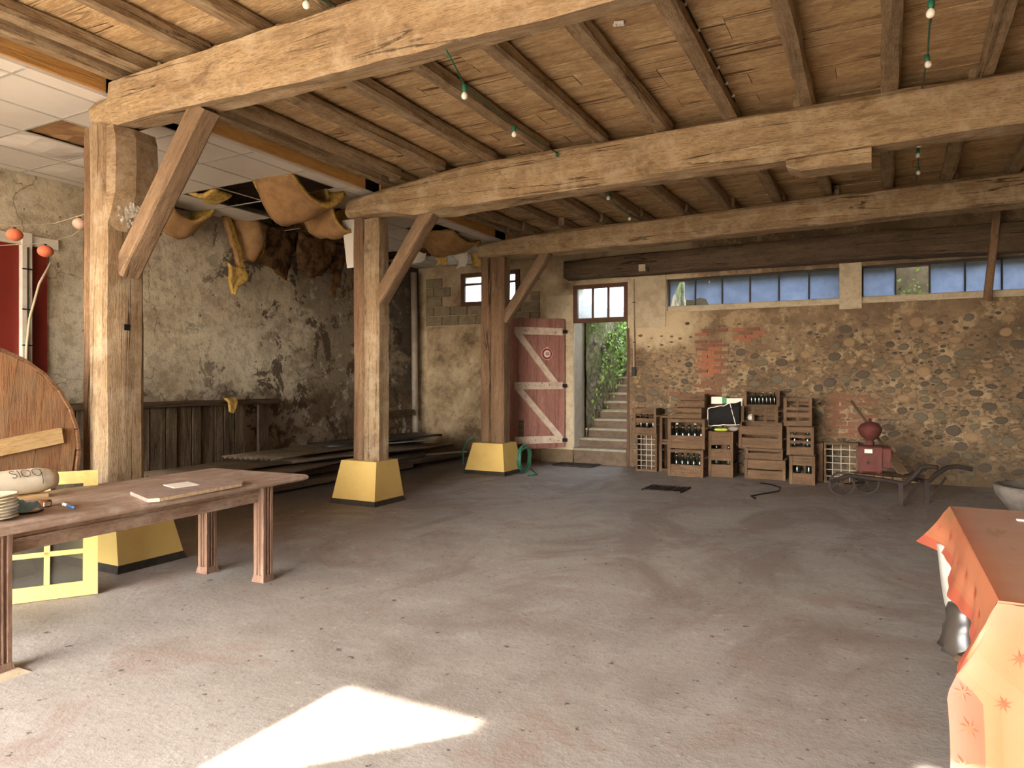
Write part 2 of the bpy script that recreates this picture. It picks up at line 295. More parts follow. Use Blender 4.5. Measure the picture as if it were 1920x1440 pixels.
# ------------------------------------------------------------------ helpers: objects
def tag(o, label=None, cat=None, group=None, kind=None):
    if label: o['label'] = label
    if cat: o['category'] = cat
    if group: o['group'] = group
    if kind: o['kind'] = kind
    return o
def empty(name, loc=(0, 0, 0), rz=0, label=None, cat=None, group=None, kind=None):
    o = bpy.data.objects.new(name, None); COL.objects.link(o); o.location = loc; o.rotation_euler = (0, 0, R(rz)); o.empty_display_size = .1
    return tag(o, label, cat, group, kind)
class MB:
    def __init__(s): s.v = []; s.f = []; s.mi = []; s.cur = 0; s.uv = None
    def add(s, vs, fs):
        n = len(s.v); s.v += [tuple(p) for p in vs]; s.f += [tuple(i+n for i in f) for f in fs]; s.mi += [s.cur]*len(fs); return s
    def box(s, x0, x1, y0, y1, z0, z1, ch=0):
        if ch:
            return s.loft([[(x, y0+ch, z0), (x, y1-ch, z0), (x, y1, z0+ch), (x, y1, z1-ch), (x, y1-ch, z1), (x, y0+ch, z1), (x, y0, z1-ch), (x, y0, z0+ch)] for x in (x0, x1)])
        return s.add([(x, y, z) for z in (z0, z1) for y in (y0, y1) for x in (x0, x1)], [(0, 2, 3, 1), (4, 5, 7, 6), (0, 1, 5, 4), (2, 6, 7, 3), (0, 4, 6, 2), (1, 3, 7, 5)])
    def loft(s, rings, cap=True, closed=True):
        n = len(rings[0]); vs = [p for r in rings for p in r]; fs = []
        for i in range(len(rings)-1):
            for j in range(n if closed else n-1):
                k = (j+1) % n; fs.append((i*n+j, i*n+k, (i+1)*n+k, (i+1)*n+j))
        if cap and closed: fs.append(tuple(range(n-1, -1, -1))); fs.append(tuple((len(rings)-1)*n+j for j in range(n)))
        return s.add(vs, fs)
    def frustum(s, b, t, z0, z1):   # b,t = (x0,x1,y0,y1)
        q = lambda r, z: [(r[0], r[2], z), (r[1], r[2], z), (r[1], r[3], z), (r[0], r[3], z)]
        return s.loft([q(b, z0), q(t, z1)])
    def tube(s, pts, r, n=8, taper=None, flat=1.):
        pts = [Vector(p) for p in pts]; rings = []; up = None
        for i, p in enumerate(pts):
            d = (pts[min(i+1, len(pts)-1)]-pts[max(i-1, 0)]).normalized()
            if up is None: up = Vector((0, 0, 1)) if abs(d.z) < .9 else Vector((1, 0, 0))
            a = d.cross(up).normalized(); up = a.cross(d).normalized()
            rr = r if taper is None else r*taper[i]
            rings.append([p+(a*math.cos(t)+up*math.sin(t)*flat)*rr for t in [2*math.pi*k/n for k in range(n)]])
        return s.loft(rings)
    def lathe(s, prof, c=(0, 0, 0), n=16, ax='z', sx=1, sy=1):
        rings = []
        for r, h in prof:
            rg = []
            for k in range(n):
                a = 2*math.pi*k/n; x, y = r*math.cos(a)*sx, r*math.sin(a)*sy
                p = (x, y, h) if ax == 'z' else ((h, x, y) if ax == 'x' else (y, h, x))
                rg.append((c[0]+p[0], c[1]+p[1], c[2]+p[2]))
            rings.append(rg)
        return s.loft(rings)
    def grid(s, P):
        n = len(P[0]); vs = [p for r in P for p in r]
        return s.add(vs, [(i*n+j, i*n+j+1, (i+1)*n+j+1, (i+1)*n+j) for i in range(len(P)-1) for j in range(n-1)])
    def mesh(s, name, mats, smooth=False):
        me = bpy.data.meshes.new(name); me.from_pydata(s.v, [], s.f); me.update()
        for m in (mats if isinstance(mats, (list, tuple)) else [mats]): me.materials.append(M[m] if isinstance(m, str) else m)
        if any(s.mi): me.polygons.foreach_set('material_index', s.mi)
        if smooth: me.polygons.foreach_set('use_smooth', [True]*len(me.polygons))
        return me
    def build(s, name, mats, parent=None, smooth=False, loc=(0, 0, 0), label=None, cat=None, group=None, kind=None):
        o = bpy.data.objects.new(name, s.mesh(name, mats, smooth)); COL.objects.link(o); o.location = loc
        if parent: o.parent = parent
        return tag(o, label, cat, group, kind)
def inst(name, me, parent=None, loc=(0, 0, 0), rot=(0, 0, 0), sc=(1, 1, 1), **k):
    o = bpy.data.objects.new(name, me); COL.objects.link(o); o.location = loc; o.rotation_euler = rot; o.scale = sc
    if parent: o.parent = parent
    return tag(o, **k)
def nz(x, y, z, s=1.): return noise.noise(Vector((x*s, y*s, z*s)))
def timber(name, stations, mat, seed=0, wob=.012, step=.18, parent=None, ch=.022, **k):
    """rough-hewn timber along X: stations (x, yF, yB, zF, zB, zt); origin at the first station"""
    st = stations; x0 = st[0][0]; L = st[-1][0]-x0; n = max(3, int(L/step)); rings = []
    xs = sorted(set([round(x0+L*i/n, 4) for i in range(n+1)]+[round(q[0], 4) for q in st])); xs[0], xs[-1] = x0, st[-1][0]; n = len(xs)-1
    for i, x in enumerate(xs):
        for a, b in zip(st, st[1:]):
            if a[0]-1e-9 <= x <= b[0]+1e-9: t = (x-a[0])/(b[0]-a[0]); q = [a[j]+(b[j]-a[j])*t for j in range(6)]; break
        _, yF, yB, zF, zB, zt = q
        base = [(yF+ch, zF), ((yF+yB)/2, (zF+zB)/2), (yB-ch, zB), (yB, zB+ch), (yB, (zB+zt)/2), (yB, zt-ch), (yB-ch, zt), ((yF+yB)/2, zt), (yF+ch, zt), (yF, zt-ch), (yF, zF+(zt-zF)*.66), (yF, zF+(zt-zF)*.33), (yF, zF+ch)]
        rg = []
        for j, (y, z) in enumerate(base):
            c = 7.3*seed
            rg.append((x-x0+(wob*nz(y*9, z*9, c) if i in (0, n) else 0), y-st[0][1]+wob*(nz(x*.9, j*1.7, c)+.6*nz(x*3.1, j*2.3, c+9)), z-st[0][3]+wob*(nz(x*.9, j*1.7, c+31)+.6*nz(x*3.3, j*2.1, c+17))))
        rings.append(rg)
    return MB().loft(rings).build(name, mat, parent, loc=(x0, st[0][1], st[0][3]), **k)
def bar(name, A, B, wd, ht, mat, seed=0, wob=.006, parent=None, roll=0, ch=.015, **k):
    """straight rough timber from A to B, local X along it"""
    A, B = Vector(A), Vector(B); d = B-A; L = d.length; d.normalize()
    up = Vector((0, 0, 1)) if abs(d.z) < .95 else Vector((0, 1, 0))
    y = up.cross(d).normalized(); z = d.cross(y)
    o = timber(name, [(0, -wd/2, wd/2, -ht/2, -ht/2, ht/2), (L, -wd/2, wd/2, -ht/2, -ht/2, ht/2)], mat, seed, wob, .2, None, ch, **k)
    # geometry is stored relative to the first corner: shift it back to the axis
    o.data.transform(Matrix.Translation((0, -wd/2, -ht/2)))
    o.matrix_world = Matrix.Translation(A) @ Matrix((d, y, z)).transposed().to_4x4() @ Matrix.Rotation(R(roll), 4, 'X')
    if parent: o.parent = parent; o.matrix_parent_inverse = Matrix()
    return o
def sphere(mb, c, r, n=12, m=8, sz=1.):
    return mb.lathe([(max(r*math.sin(math.pi*i/m), 1e-4), -r*sz*math.cos(math.pi*i/m)) for i in range(m+1)], c, n)
ORD = ['first', 'second', 'third', 'fourth', 'fifth', 'sixth', 'seventh', 'eighth', 'ninth', 'tenth', 'eleventh', 'twelfth', 'thirteenth', 'fourteenth', 'fifteenth']
# ================================================================== STRUCTURE
YB = 12.0; XL = -8.55; XR = 2.6; YF = -4.0
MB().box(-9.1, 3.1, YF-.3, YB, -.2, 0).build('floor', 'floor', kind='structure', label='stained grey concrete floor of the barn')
MB().box(-40, 40, -60, YF-.3, -.25, -.03).build('ground', 'gravel', kind='structure', label='pale gravel yard outside the open front')
MB().box(-9.1, 3.1, YF-.3, YB+.5, 4.16, 4.35).build('roof', 'beam_dark', kind='structure', label='upper floor deck above the ceiling boards')
MB().box(XL-.5, XL, YF-.3, YB+.5, 0, 4.16).build('wall_left', 'wall_left', kind='structure', label='damp stained plaster wall behind the timber posts')
MB().box(XR, XR+.5, YF-.3, YB+.5, 0, 4.16).build('wall_right', 'plaster', kind='structure', label='plastered side wall')
# added unseen front wall; gateway, corner notch and slot shaped to cut the sunlight
fw = MB(); YO = YF-.06
fw.box(XL, -7.9, YO, YF, 0, 4.16); fw.box(-7.9, -2.34, YO, YF, 3.04, 4.16)
fw.loft([[(x, y, z) for x, z in [(-1.5, 3.72), (-2.34, 3.147), (-.3, 3.147), (-.3, 3.72)]] for y in (YO, YF)])
fw.box(-2.34, -.3, YO, YF, 3.72, 4.16)
fw.box(-.3, .12, YO, YF, 0, 4.16); fw.box(.12, .4, YO, YF, 0, 3.5); fw.box(.12, .4, YO, YF, 4.05, 4.16); fw.box(.4, XR, YO, YF, 0, 4.16)
fw.build('wall_front_added', 'plaster', kind='structure', label='added unseen front wall, gateway and slot shaped for the sunlight')
# back wall with doorway, strip windows and small window
T = YB+.5
bw = MB()
bw.box(XL, -5.07, YB, T, 0, 3.04); bw.box(XL, -7.5, YB, T, 3.04, 3.65); bw.box(-6.18, -5.07, YB, T, 3.04, 3.65); bw.box(XL, -5.07, YB, T, 3.65, 4.16)
bw.box(-5.07, -4.02, YB, T, 3.27, 4.16)
bw.box(-4.02, XR, YB, T, 0, 2.72); bw.box(-4.02, -3.33, YB, T, 2.72, 3.27); bw.box(-.61, -.32, YB, T, 2.72, 3.27); bw.box(-4.02, XR, YB, T, 3.27, 4.16)
WB = bw.build('wall_back', 'wall_back', kind='structure', label='rubble stone back wall with strip windows')
# render panel, ledge, block infill, plaster piers on it
MB().box(-8.3, -5.75, YB-.05, YB+.01, 0, 2.62).build('render_panel', 'panel', WB)
MB().box(-.62, -.31, YB-.035, YB+.02, 2.62, 3.36, .01).build('pier', 'concrete_l', WB)
MB().box(-4.02, -3.34, YB-.03, YB+.01, 2.45, 3.36).build('plaster_pier', 'concrete_l', WB)
MB().box(-5.62, -5.07, YB-.02, YB+.01, .25, 3.1).build('plaster_strip', 'concrete_l', WB)
MB().box(-5.085, -5.06, YB, T+.01, 0, 2.62).build('reveal', 'white_paint', WB)
z = 2.64
for r in range(5):
    x = -8.35 - (.2 if r % 2 else 0)
    while x < -5.8:
        x1 = min(x+.4, -5.75); x0 = max(x, -8.35)
        if x1-x0 > .08 and not (z > 2.9 and x1 > -7.62 and x0 < -6.05) and z < 3.6:
            MB().box(x0+.008, x1-.008, YB-.03, YB+.01, z+.008, z+.185, .01).build('concrete_block', 'block', WB)
        x += .4
    z += .195
# cobbles and field stones, bricks
def dome(seed):
    rg = []; rnd = random.Random(seed)
    for r, h in ((1, 0), (.96, .35), (.72, .75), (.3, .98)):
        rg.append([(r*math.cos(a)*(1+.18*nz(math.cos(a), math.sin(a), seed*3.1, 1.3)), -h, r*math.sin(a)*(1+.18*nz(math.cos(a), math.sin(a), seed*3.1+5, 1.3))) for a in [2*math.pi*k/9 for k in range(9)]])
    return MB().loft(rg)
domes = [[dome(i).mesh('stone', m, True) for i in range(5)] for m in ('stoneA', 'stoneB', 'stoneC', 'stoneD')]
bricks = []
brm = [MB().box(-.5, .5, -.5, .5, -.5, .5).mesh('brick', m) for m in ('brickA', 'brickB')]
def brick(x, z, wd=.21, h=.05, m=None):
    bricks.append((x, z, wd/2+.02, h/2+.015))
    inst('brick', brm[random.random() < .45 if m is None else m], WB, (x, YB-.008+random.uniform(-.006, .006), z), (0, R(random.uniform(-1.5, 1.5)), 0), (wd*random.uniform(.92, 1), .05, h))
for i in range(22):
    z = 2.36-.062*i
    if random.random() < .08: continue
    off = -.11 if i % 2 else 0
    for k in range(2):
        if random.random() < .9: brick(-2.62+off+.225*k+random.uniform(-.01, .01), z, .215, m=1 if z < 1.5 and random.random() < .7 else None)
for i in range(4):
    for k in range(2):
        if not (i == 3 and k == 1): brick(-2.12+.225*k+(.1 if i % 2 else 0), 2.36-.06*i, .21, m=0 if random.random() < .7 else 1)
for i in range(11):
    for k in range(3):
        if random.random() < .72: brick(-.72+.22*k+(.1 if i % 2 else 0), 1.28-.06*i, .2, m=1)
for q in range(9): brick(random.uniform(-3.2, -1.4), random.uniform(1.05, 1.4), .2, m=1)
placed = []; cnt = 0; small = MB()
for t in range(30000):
    x = random.uniform(-3.9, 2.2); zz = random.uniform(.1, 2.5)
    pr = 1 if zz < 1.95 else (.25 if x > -1 else .06)
    if x < -3.0 and zz > 1.6: pr *= .25
    if random.random() > pr: continue
    big = cnt < 292
    a = random.uniform(.05, .105) if big else random.uniform(.022, .045); b = a*random.uniform(.45, .8)
    if x > .1 and zz > 1.75 and random.random() < .6 and big: a *= 1.45; b *= 1.3
    if any(abs(x-p[0]) < (a+p[2])*.98+.01 and abs(zz-p[1]) < (b+p[3])*.98+.008 and ((x-p[0])/(a+p[2]+.012))**2+((zz-p[1])/(b+p[3]+.012))**2 < 1 for p in placed): continue
    if any(abs(x-p[0]) < a+p[2] and abs(zz-p[1]) < b+p[3] for p in bricks): continue
    placed.append((x, zz, a, b)); cnt += 1
    if big:
        mi = random.choices((0, 1, 2, 3), (5, 4, 2 if zz < 1.6 else 8, 4))[0]
        inst('stone', random.choice(domes[mi]), WB, (x, YB+.004, zz), (0, R(random.uniform(-14, 14)), 0), (a, random.uniform(.018, .04), b))
    else:
        d = dome(cnt); small.cur = cnt % 3; small.add([(x+p[0]*a, YB+.003+p[1]*.014, zz+p[2]*b) for p in d.v], d.f)
    if cnt > 950: break
small.build('pebble_infill', ['stoneA', 'stoneB', 'stoneD'], WB, True, kind='stuff')
# strip windows
def strip(name, x0, x1, xs, missing, label, broken=()):
    e = empty(name, (0, 0, 0), kind='structure', label=label)
    y = YB+.1
    MB().box(x0, x1, y-.02, y+.06, 2.72, 2.81, .01).build('sill_strip', 'concrete_l', e)
    MB().box(x0, x1, YB-.02, y-.02, 2.70, 2.725).build('ledge', 'concrete_l', e)
    MB().box(x0, x1, y, y+.04, 3.24, 3.27).build('head_bar', 'muntin', e)
    for x in xs: MB().box(x-.012, x+.012, y-.005, y+.035, 2.8, 3.26).build('glazing_bar', 'muntin', e)
    for i, (a, b) in enumerate(zip(xs, xs[1:])):
        if i in missing: continue
        z0, z1 = 2.805, 3.25; a += .012; b -= .012
        pts = [(a, z0), (b, z0), (b, z1), (a, z1)]
        if i in broken:
            wd, h = b-a, z1-z0
            pts = [(a+wd*.02, z0), (a+wd*.1, z0+h*.35), (a+wd*.42, z1), (a, z1)] if broken[i] == 0 else [(a, z0+h*.25), (a+wd*.15, z0+h*.3), (a+wd*.4, z0+h*.22), (a+wd*.5, z0), (b, z0), (b, z1), (a+wd*.62, z1), (a+wd*.45, z0+h*.75), (a+wd*.5, z1), (a, z1)]
            n = len(pts)
            if broken[i] == 0:
                q = [(a+wd*.58, z1), (b, z1), (b, z0+h*.2), (a+wd*.6, z0+h*.25)]
                MB().loft([[(p[0], yy, p[1]) for p in q] for yy in (y+.012, y+.016)]).build('pane', 'pane', e)
        MB().loft([[(p[0], yy, p[1]) for p in pts] for yy in (y+.012, y+.016)]).build('pane', 'pane', e)
    return e
strip('window_1', -3.33, -.61, [-3.31+.449*i for i in range(7)], (), 'long cracked strip window above the brick patch', {0: 0, 1: 1})
strip('window_2', -.32, XR, [-.30+.443*i for i in range(7)]+[2.59], (1,), 'long dusty strip window crossed by the leaning pole')
# transom over the doorway and jamb frame
e = empty('window_3', kind='structure', label='three-pane frosted transom window above the doorway')
y = YB-.02
for x0, x1, z0, z1 in ((-5.07, -4.02, 2.58, 2.66), (-5.07, -4.02, 3.2, 3.27), (-5.07, -4.99, 2.66, 3.2), (-4.1, -4.02, 2.66, 3.2)):
    MB().box(x0, x1, y, y+.09, z0, z1).build('frame_rail', 'frame_b', e)
for i in (1, 2): MB().box(-4.99+.2967*i-.015, -4.99+.2967*i+.015, y+.01, y+.07, 2.66, 3.2).build('glazing_bar', 'frame_b', e)
for i in range(3): MB().box(-4.99+.2967*i+.01, -4.99+.2967*(i+1)-.01, y+.04, y+.045, 2.66, 3.2).build('pane', 'pane_bright', e)
MB().box(-4.04, -4.0, YB-.02, YB+.08, 0, 2.6).build('trim_1', 'frame_b', kind='structure', label='brown door jamb beside the stairs')
e = empty('window_4', kind='structure', label='small brown framed window above the render panel')
for x0, x1, z0, z1 in ((-7.5, -6.18, 3.0, 3.09), (-7.5, -6.18, 3.58, 3.66), (-7.5, -7.41, 3.09, 3.58), (-6.27, -6.18, 3.09, 3.58), (-7.41, -6.27, 3.42, 3.455), (-6.86, -6.82, 3.09, 3.58)):
    MB().box(x0, x1, YB-.03, YB+.06, z0, z1).build('frame_rail', 'frame_b', e)
for x0, x1 in ((-7.41, -6.86), (-6.82, -6.27)):
    MB().box(x0, x1, YB+.01, YB+.015, 3.09, 3.42).build('pane', 'pane_bright', e); MB().box(x0, x1, YB+.01, YB+.015, 3.455, 3.58).build('pane', 'pane_bright', e)
# ceiling boards (run across the joists)
CE = MB().box(-5.66, XR, YF-.3, YB, 4.12, 4.15).build('ceiling', 'beam_dark', kind='structure', label='plank ceiling carried on rough joists')
pls = {}
yy = .4; row = 0
while yy < YB-.05:
    wd = random.choice((.17, .2, .22, .24)); x = -5.64; first = True
    while x < XR-.02:
        L = random.choice((1.32, 1.98, 2.64, 3.3)); 
        if first: L = random.choice((.66, 1.32, 1.98, 2.64)); first = False
        if x+L > XR-.6: L = XR-.01-x
        key = (round(L, 2), wd)
        if key not in pls: pls[key] = MB().box(0, L-.005, 0, wd-.007, -.022, 0).mesh('plank', 'board')
        inst('plank', pls[key], CE, (x, yy, 4.12+random.uniform(0, .008)), (R(random.uniform(-.6, .6)), 0, 0))
        x += L
    yy += wd; row += 1
# ================================================================== TIMBER FRAME
B1, B2, B3 = 3.5, 6.75, 10.0
timber('main_beam', [(-5.83, 3.52, 3.86, 3.62, 3.64, 3.83), (-5.56, 3.5, 3.87, 3.60, 3.63, 3.84), (-5.54, 3.5, 3.87, 3.59, 3.63, 3.965), (-4.9, 3.5, 3.87, 3.58, 3.63, 3.97), (-3.2, 3.48, 3.87, 3.53, 3.60, 3.97), (-1.2, 3.47, 3.87, 3.50, 3.60, 3.97), (XR+.05, 3.47, 3.87, 3.48, 3.58, 3.97)], 'beam', 1, .02, ch=.05,
       label='front rough-hewn cross beam, nearest and thickest, on the left post', cat='beam', group='main cross beams')
timber('main_beam', [(-5.90, 6.75, 7.05, 3.54, 3.54, 3.78), (-5.3, 6.75, 7.05, 3.53, 3.53, 3.84), (-4.9, 6.74, 7.05, 3.47, 3.46, 3.88), (-4.4, 6.73, 7.05, 3.50, 3.46, 3.93), (-3.3, 6.72, 7.05, 3.49, 3.48, 3.95), (-1.6, 6.72, 7.05, 3.5, 3.5, 3.95), (.2, 6.72, 7.05, 3.52, 3.52, 3.95), (XR+.05, 6.72, 7.05, 3.55, 3.54, 3.955)], 'beam', 2, .022, ch=.04,
       label='middle cross beam with long cracks and a wooden block fixed below', cat='beam', group='main cross beams')
timber('main_beam', [(-5.95, 10.0, 10.4, 3.55, 3.55, 3.78), (-5.0, 10.0, 10.4, 3.53, 3.53, 3.85), (-2.3, 10.0, 10.38, 3.53, 3.54, 3.88), (-.3, 9.98, 10.36, 3.57, 3.56, 3.93), (XR+.05, 9.95, 10.35, 3.61, 3.6, 3.955)], 'beam', 3, .02, ch=.04,
       label='rear cross beam nearest the strip windows', cat='beam', group='main cross beams')
timber('wall_plate', [(-5.15, 11.72, 11.99, 3.37, 3.37, 3.68), (-3.9, 11.72, 11.99, 3.35, 3.35, 3.72), (0, 11.7, 11.99, 3.33, 3.33, 3.72), (XR+.02, 11.7, 11.99, 3.28, 3.28, 3.68)], 'beam_dark', 4, .018, label='dark lintel timber running above the strip windows', cat='beam')
timber('beam_cleat', [(-.78, 6.7, 7.0, 3.42, 3.42, 3.495), (-.66, 6.7, 7.0, 3.375, 3.375, 3.5), (-.1, 6.7, 7.0, 3.37, 3.37, 3.51)], 'beam', 5, .006, label='wooden block fixed under the middle cross beam', cat='block')
# joists by bay
for b, (y0, y1, nm, zz) in enumerate(((YF, 3.68, 'in front of the front cross beam', 3.965), (3.69, 6.88, 'between the front and middle cross beams', 3.95), (6.89, 10.18, 'between the middle and rear cross beams', 3.95), (10.19, YB-.02, 'between the rear cross beam and the back wall', 3.96))):
    for i in range(13):
        x = -5.24+.66*i+random.uniform(-.02, .02)
        if x > 2.5: continue
        if b == 0 and x > -2.3: continue
        wd = random.uniform(.12, .145); dx = random.uniform(-.03, .03)
        o = bar('joist', (x+dx+(.02 if b % 2 else -.03), y0, zz+.068), (x+(.02 if b % 2 else -.03), y1, zz+.068), wd, .125, 'joist', 20+b*20+i, .014, ch=.02,
                label='%s ceiling joist from the left %s' % (ORD[i], nm), cat='joist', group='ceiling joists '+nm)
# pine fascia boards + edge joists at the side of the suspended ceiling
for i, (y0, y1, t) in enumerate(((YF, 3.52, 'in front of the front cross beam'), (3.88, 6.76, 'between the front and middle posts'), (7.06, 10.0, 'between the middle and rear posts'), (10.4, YB, 'beyond the rear post'))):
    bar('fascia_board', (-5.62, y0, 3.925), (-5.62, y1, 3.925), .03, .13, 'fascia', 60+i, .002, ch=.004, label='yellow pine fascia board %s' % t, cat='board', group='fascia boards')
    bar('edge_joist', (-5.52, y0-(.17 if i else 0), 4.03), (-5.52, y1+(.16 if i < 3 else 0), 4.03), .10, .14, 'joist', 70+i, .012, label='grey edge joist beside the pine board %s' % t, cat='joist', group='edge joists')
# posts, braces and yellow plinths
def vbar(name, x0, x1, y0, y1, z0, z1, mat, seed, wob=.012, **k):
    o = timber(name, [(0, -(x1-x0)/2, (x1-x0)/2, 0, 0, y1-y0), (z1-z0, -(x1-x0)/2, (x1-x0)/2, 0, 0, y1-y0)], mat, seed, wob, .22, None, .03, **k)
    o.data.transform(Matrix.Translation((0, -(x1-x0)/2, 0)))
    o.matrix_world = Matrix.Translation(((x0+x1)/2, y0, z0)) @ Matrix(((0, 1, 0, 0), (0, 0, 1, 0), (1, 0, 0, 0), (0, 0, 0, 1)))
    return o
def child(o, p):
    mw = o.matrix_world.copy() if o.matrix_world != Matrix.Identity(4) else o.matrix_basis.copy()
    o.parent = p; o.matrix_parent_inverse = Matrix.Translation(p.location).inverted(); return o
def post(label, base, parts):
    e = empty('timber_post', base, 0, label, 'post', 'timber posts')
    for (nm, x0, x1, y0, y1, z0, z1, mat, sd) in parts: child(vbar(nm, x0, x1, y0, y1, z0, z1, mat, sd), e)
    return e
p = post('thick weathered left post beside the long table, with white lime patch', (-5.68, 3.68, .55), [('upright', -5.82, -5.6, 3.5, 3.86, .55, 3.6, 'post', 101), ('side_board', -5.9, -5.82, 3.5, 3.84, .55, 3.6, 'post_red', 102)])
jw = MB().loft([[(-5.8+dx, 3.52, z), (-5.6+rr, 3.53, z), (-5.56+rr, 3.66+.02, z), (-5.58+rr, 3.86+.03, z), (-5.8+dx, 3.9, z)] for z, rr, dx in ((2.75, -.02, 0), (2.9, .05, 0), (3.05, .1, 0), (3.3, .11, 0), (3.5, .1, 0), (3.59, .07, 0))]).build('jowl', 'post', None); child(jw, p)
pt = MB(); 
for q in range(80):
    a, b = random.gauss(3.68, .05), random.gauss(2.88, .05); r = random.uniform(.006, .02)
    pt.add([(-5.548+.05*min(1, max(0, (b-2.75)/.15))+.05*max(0, min(1, (b-2.9)/.15))+random.uniform(0, .006), a+r*math.cos(t)*random.uniform(.7, 1.2), b+r*random.uniform(.7, 2)*math.sin(t)) for t in [k*math.pi/4 for k in range(8)]], [tuple(range(8))])
o = pt.build('lime_patch', 'white_paint'); child(o, p); o['kind'] = 'stuff'
o = MB().box(-5.602, -5.585, 3.665, 3.71, 1.93, 1.98).build('mortise_shade', 'black'); child(o, p)  # black block on the post face paints the darkness of a hole
p = post('middle post of two timbers above a yellow plinth', (-5.65, 6.92, .53), [('upright', -5.68, -5.45, 6.8, 7.04, .53, 3.5, 'post', 104), ('side_timber', -5.87, -5.69, 6.83, 7.02, .53, 3.54, 'post_red', 105)])
p = post('rear post of two timbers in front of the pink door', (-5.7, 10.18, .5), [('upright', -5.73, -5.48, 10.05, 10.3, .5, 3.54, 'post_red', 107), ('side_timber', -5.93, -5.74, 10.07, 10.28, .5, 3.55, 'post_red', 108)])
for (a, b, wd, ht, nm, sd) in (((-5.62, 3.7, 2.42), (-4.62, 3.69, 3.62), .17, .17, 'diagonal knee brace on the left post', 1), ((-5.5, 6.91, 2.5), (-4.72, 6.91, 3.53), .17, .17, 'diagonal knee brace on the middle post', 2), ((-5.52, 10.17, 2.5), (-4.75, 10.17, 3.56), .16, .16, 'diagonal knee brace on the rear post', 3)):
    bar('knee_brace', a, b, wd, ht, 'brace', 110+sd, .01, label=nm, cat='brace', group='knee braces')
for (b, t, h, nm) in (((-6.12, -5.29, 3.42, 4.0), (-6.0, -5.42, 3.47, 3.92), .55, 'yellow concrete plinth under the left post, half hidden by the table'), ((-6.07, -5.4, 6.68, 7.26), (-5.97, -5.42, 6.74, 7.16), .53, 'yellow concrete plinth under the middle post'), ((-6.1, -5.36, 9.86, 10.5), (-6.0, -5.44, 9.95, 10.42), .5, 'yellow concrete plinth under the rear post beside the green hose')):
    e = empty('concrete_plinth', ((b[0]+b[1])/2, (b[2]+b[3])/2, 0), 0, nm, 'plinth', 'yellow plinths'); c = e.location
    g = lambda r, d=0: (r[0]-c.x-d, r[1]-c.x+d, r[2]-c.y-d, r[3]-c.y+d)
    MB().frustum(g(b), g(t), .05, h).build('block', 'yellow', e); MB().frustum(g(b, .02), g(b, 0), 0, .06).build('skirt', 'soot', e)
# ================================================================== SUSPENDED CEILING
SCE = empty('suspended_ceiling', (-7, 6, 3.84), 0, 'white tiled suspended ceiling with missing tiles behind the posts', 'ceiling'); Z0 = 3.84
def sp(mb, name, mat, parent=SCE, **k):
    o = mb.build(name, mat, **k); o.parent = parent; o.matrix_parent_inverse = Matrix.Translation(parent.location).inverted(); return o
XS = [-5.64, -5.85, -6.475, -7.10, -7.73, -8.36, -8.54]; YS = [-.6, .06, .78, 1.5, 2.22, 2.94, 3.66, 4.38, 5.10, 5.82, 6.54, 7.26, 7.98, 8.7, 9.42, 10.14, 10.86, 11.58, 11.98]
gone = {(2, 6), (1, 9), (2, 9), (3, 9), (3, 10), (2, 11), (3, 11), (4, 11), (4, 12), (5, 9), (5, 10), (5, 11), (5, 12), (5, 13), (3, 12), (4, 13), (1, 13), (3, 15), (4, 15), (5, 15), (5, 8), (5, 14), (4, 10), (2, 4)}
gone -= {(4, 10)}
sag = {(3, 6): -.05, (3, 7): -.04, (4, 7): -.03}
for i in range(len(XS)-1):
    for j in range(len(YS)-1):
        if (i, j) in gone or (i == 0 and j == 6): continue
        x1, x0, y0, y1 = XS[i], XS[i+1], YS[j], YS[j+1]; g = .012; d = sag.get((i, j), 0)
        n = 4 if d else 1
        P = [[(x0+g+(x1-x0-2*g)*a/n, y0+g+(y1-y0-2*g)*b/n, Z0+d*math.sin(math.pi*a/n)*math.sin(math.pi*b/n)) for b in range(n+1)] for a in range(n+1)]
        m = MB().grid(P).grid([[(x, y, z+.015) for x, y, z in r[::-1]] for r in P])
        if not d: m = MB().box(x0+g, x1-g, y0+g, y1-g, Z0, Z0+.015)
        sp(m, 'tile', 'tile')
for x in XS[1:-1]: sp(MB().box(x-.012, x+.012, YS[0], YS[-1], Z0-.004, Z0+.002), 'main_rail', 'rail')
for y in YS[1:-1]: sp(MB().box(XS[-1], XS[0], y-.012, y+.012, Z0-.003, Z0+.003), 'cross_rail', 'rail')
sp(MB().box(XS[0]-.03, XS[0], YS[0], YS[-1], Z0-.004, Z0+.03), 'edge_rail', 'tile')
for (i, j, ax) in ((2, 6, 'paper'), (3, 12, 'mould'), (4, 12, 'mould'), (5, 11, 'mould'), (3, 15, 'mould'), (2, 4, 'paper'), (4, 13, 'mould'), (5, 9, 'mould')):
    m = MB().grid([[(XS[i+1]-.05+(XS[i]-XS[i+1]+.1)*a/6, YS[j]-.05+(YS[j+1]-YS[j]+.1)*b/6, Z0+.03+.035*nz(i+a*.6, j+b*.6, 3)) for b in range(7)] for a in range(7)])
    sp(m, 'insulation_layer', ax, label='brown insulation seen through a missing tile')
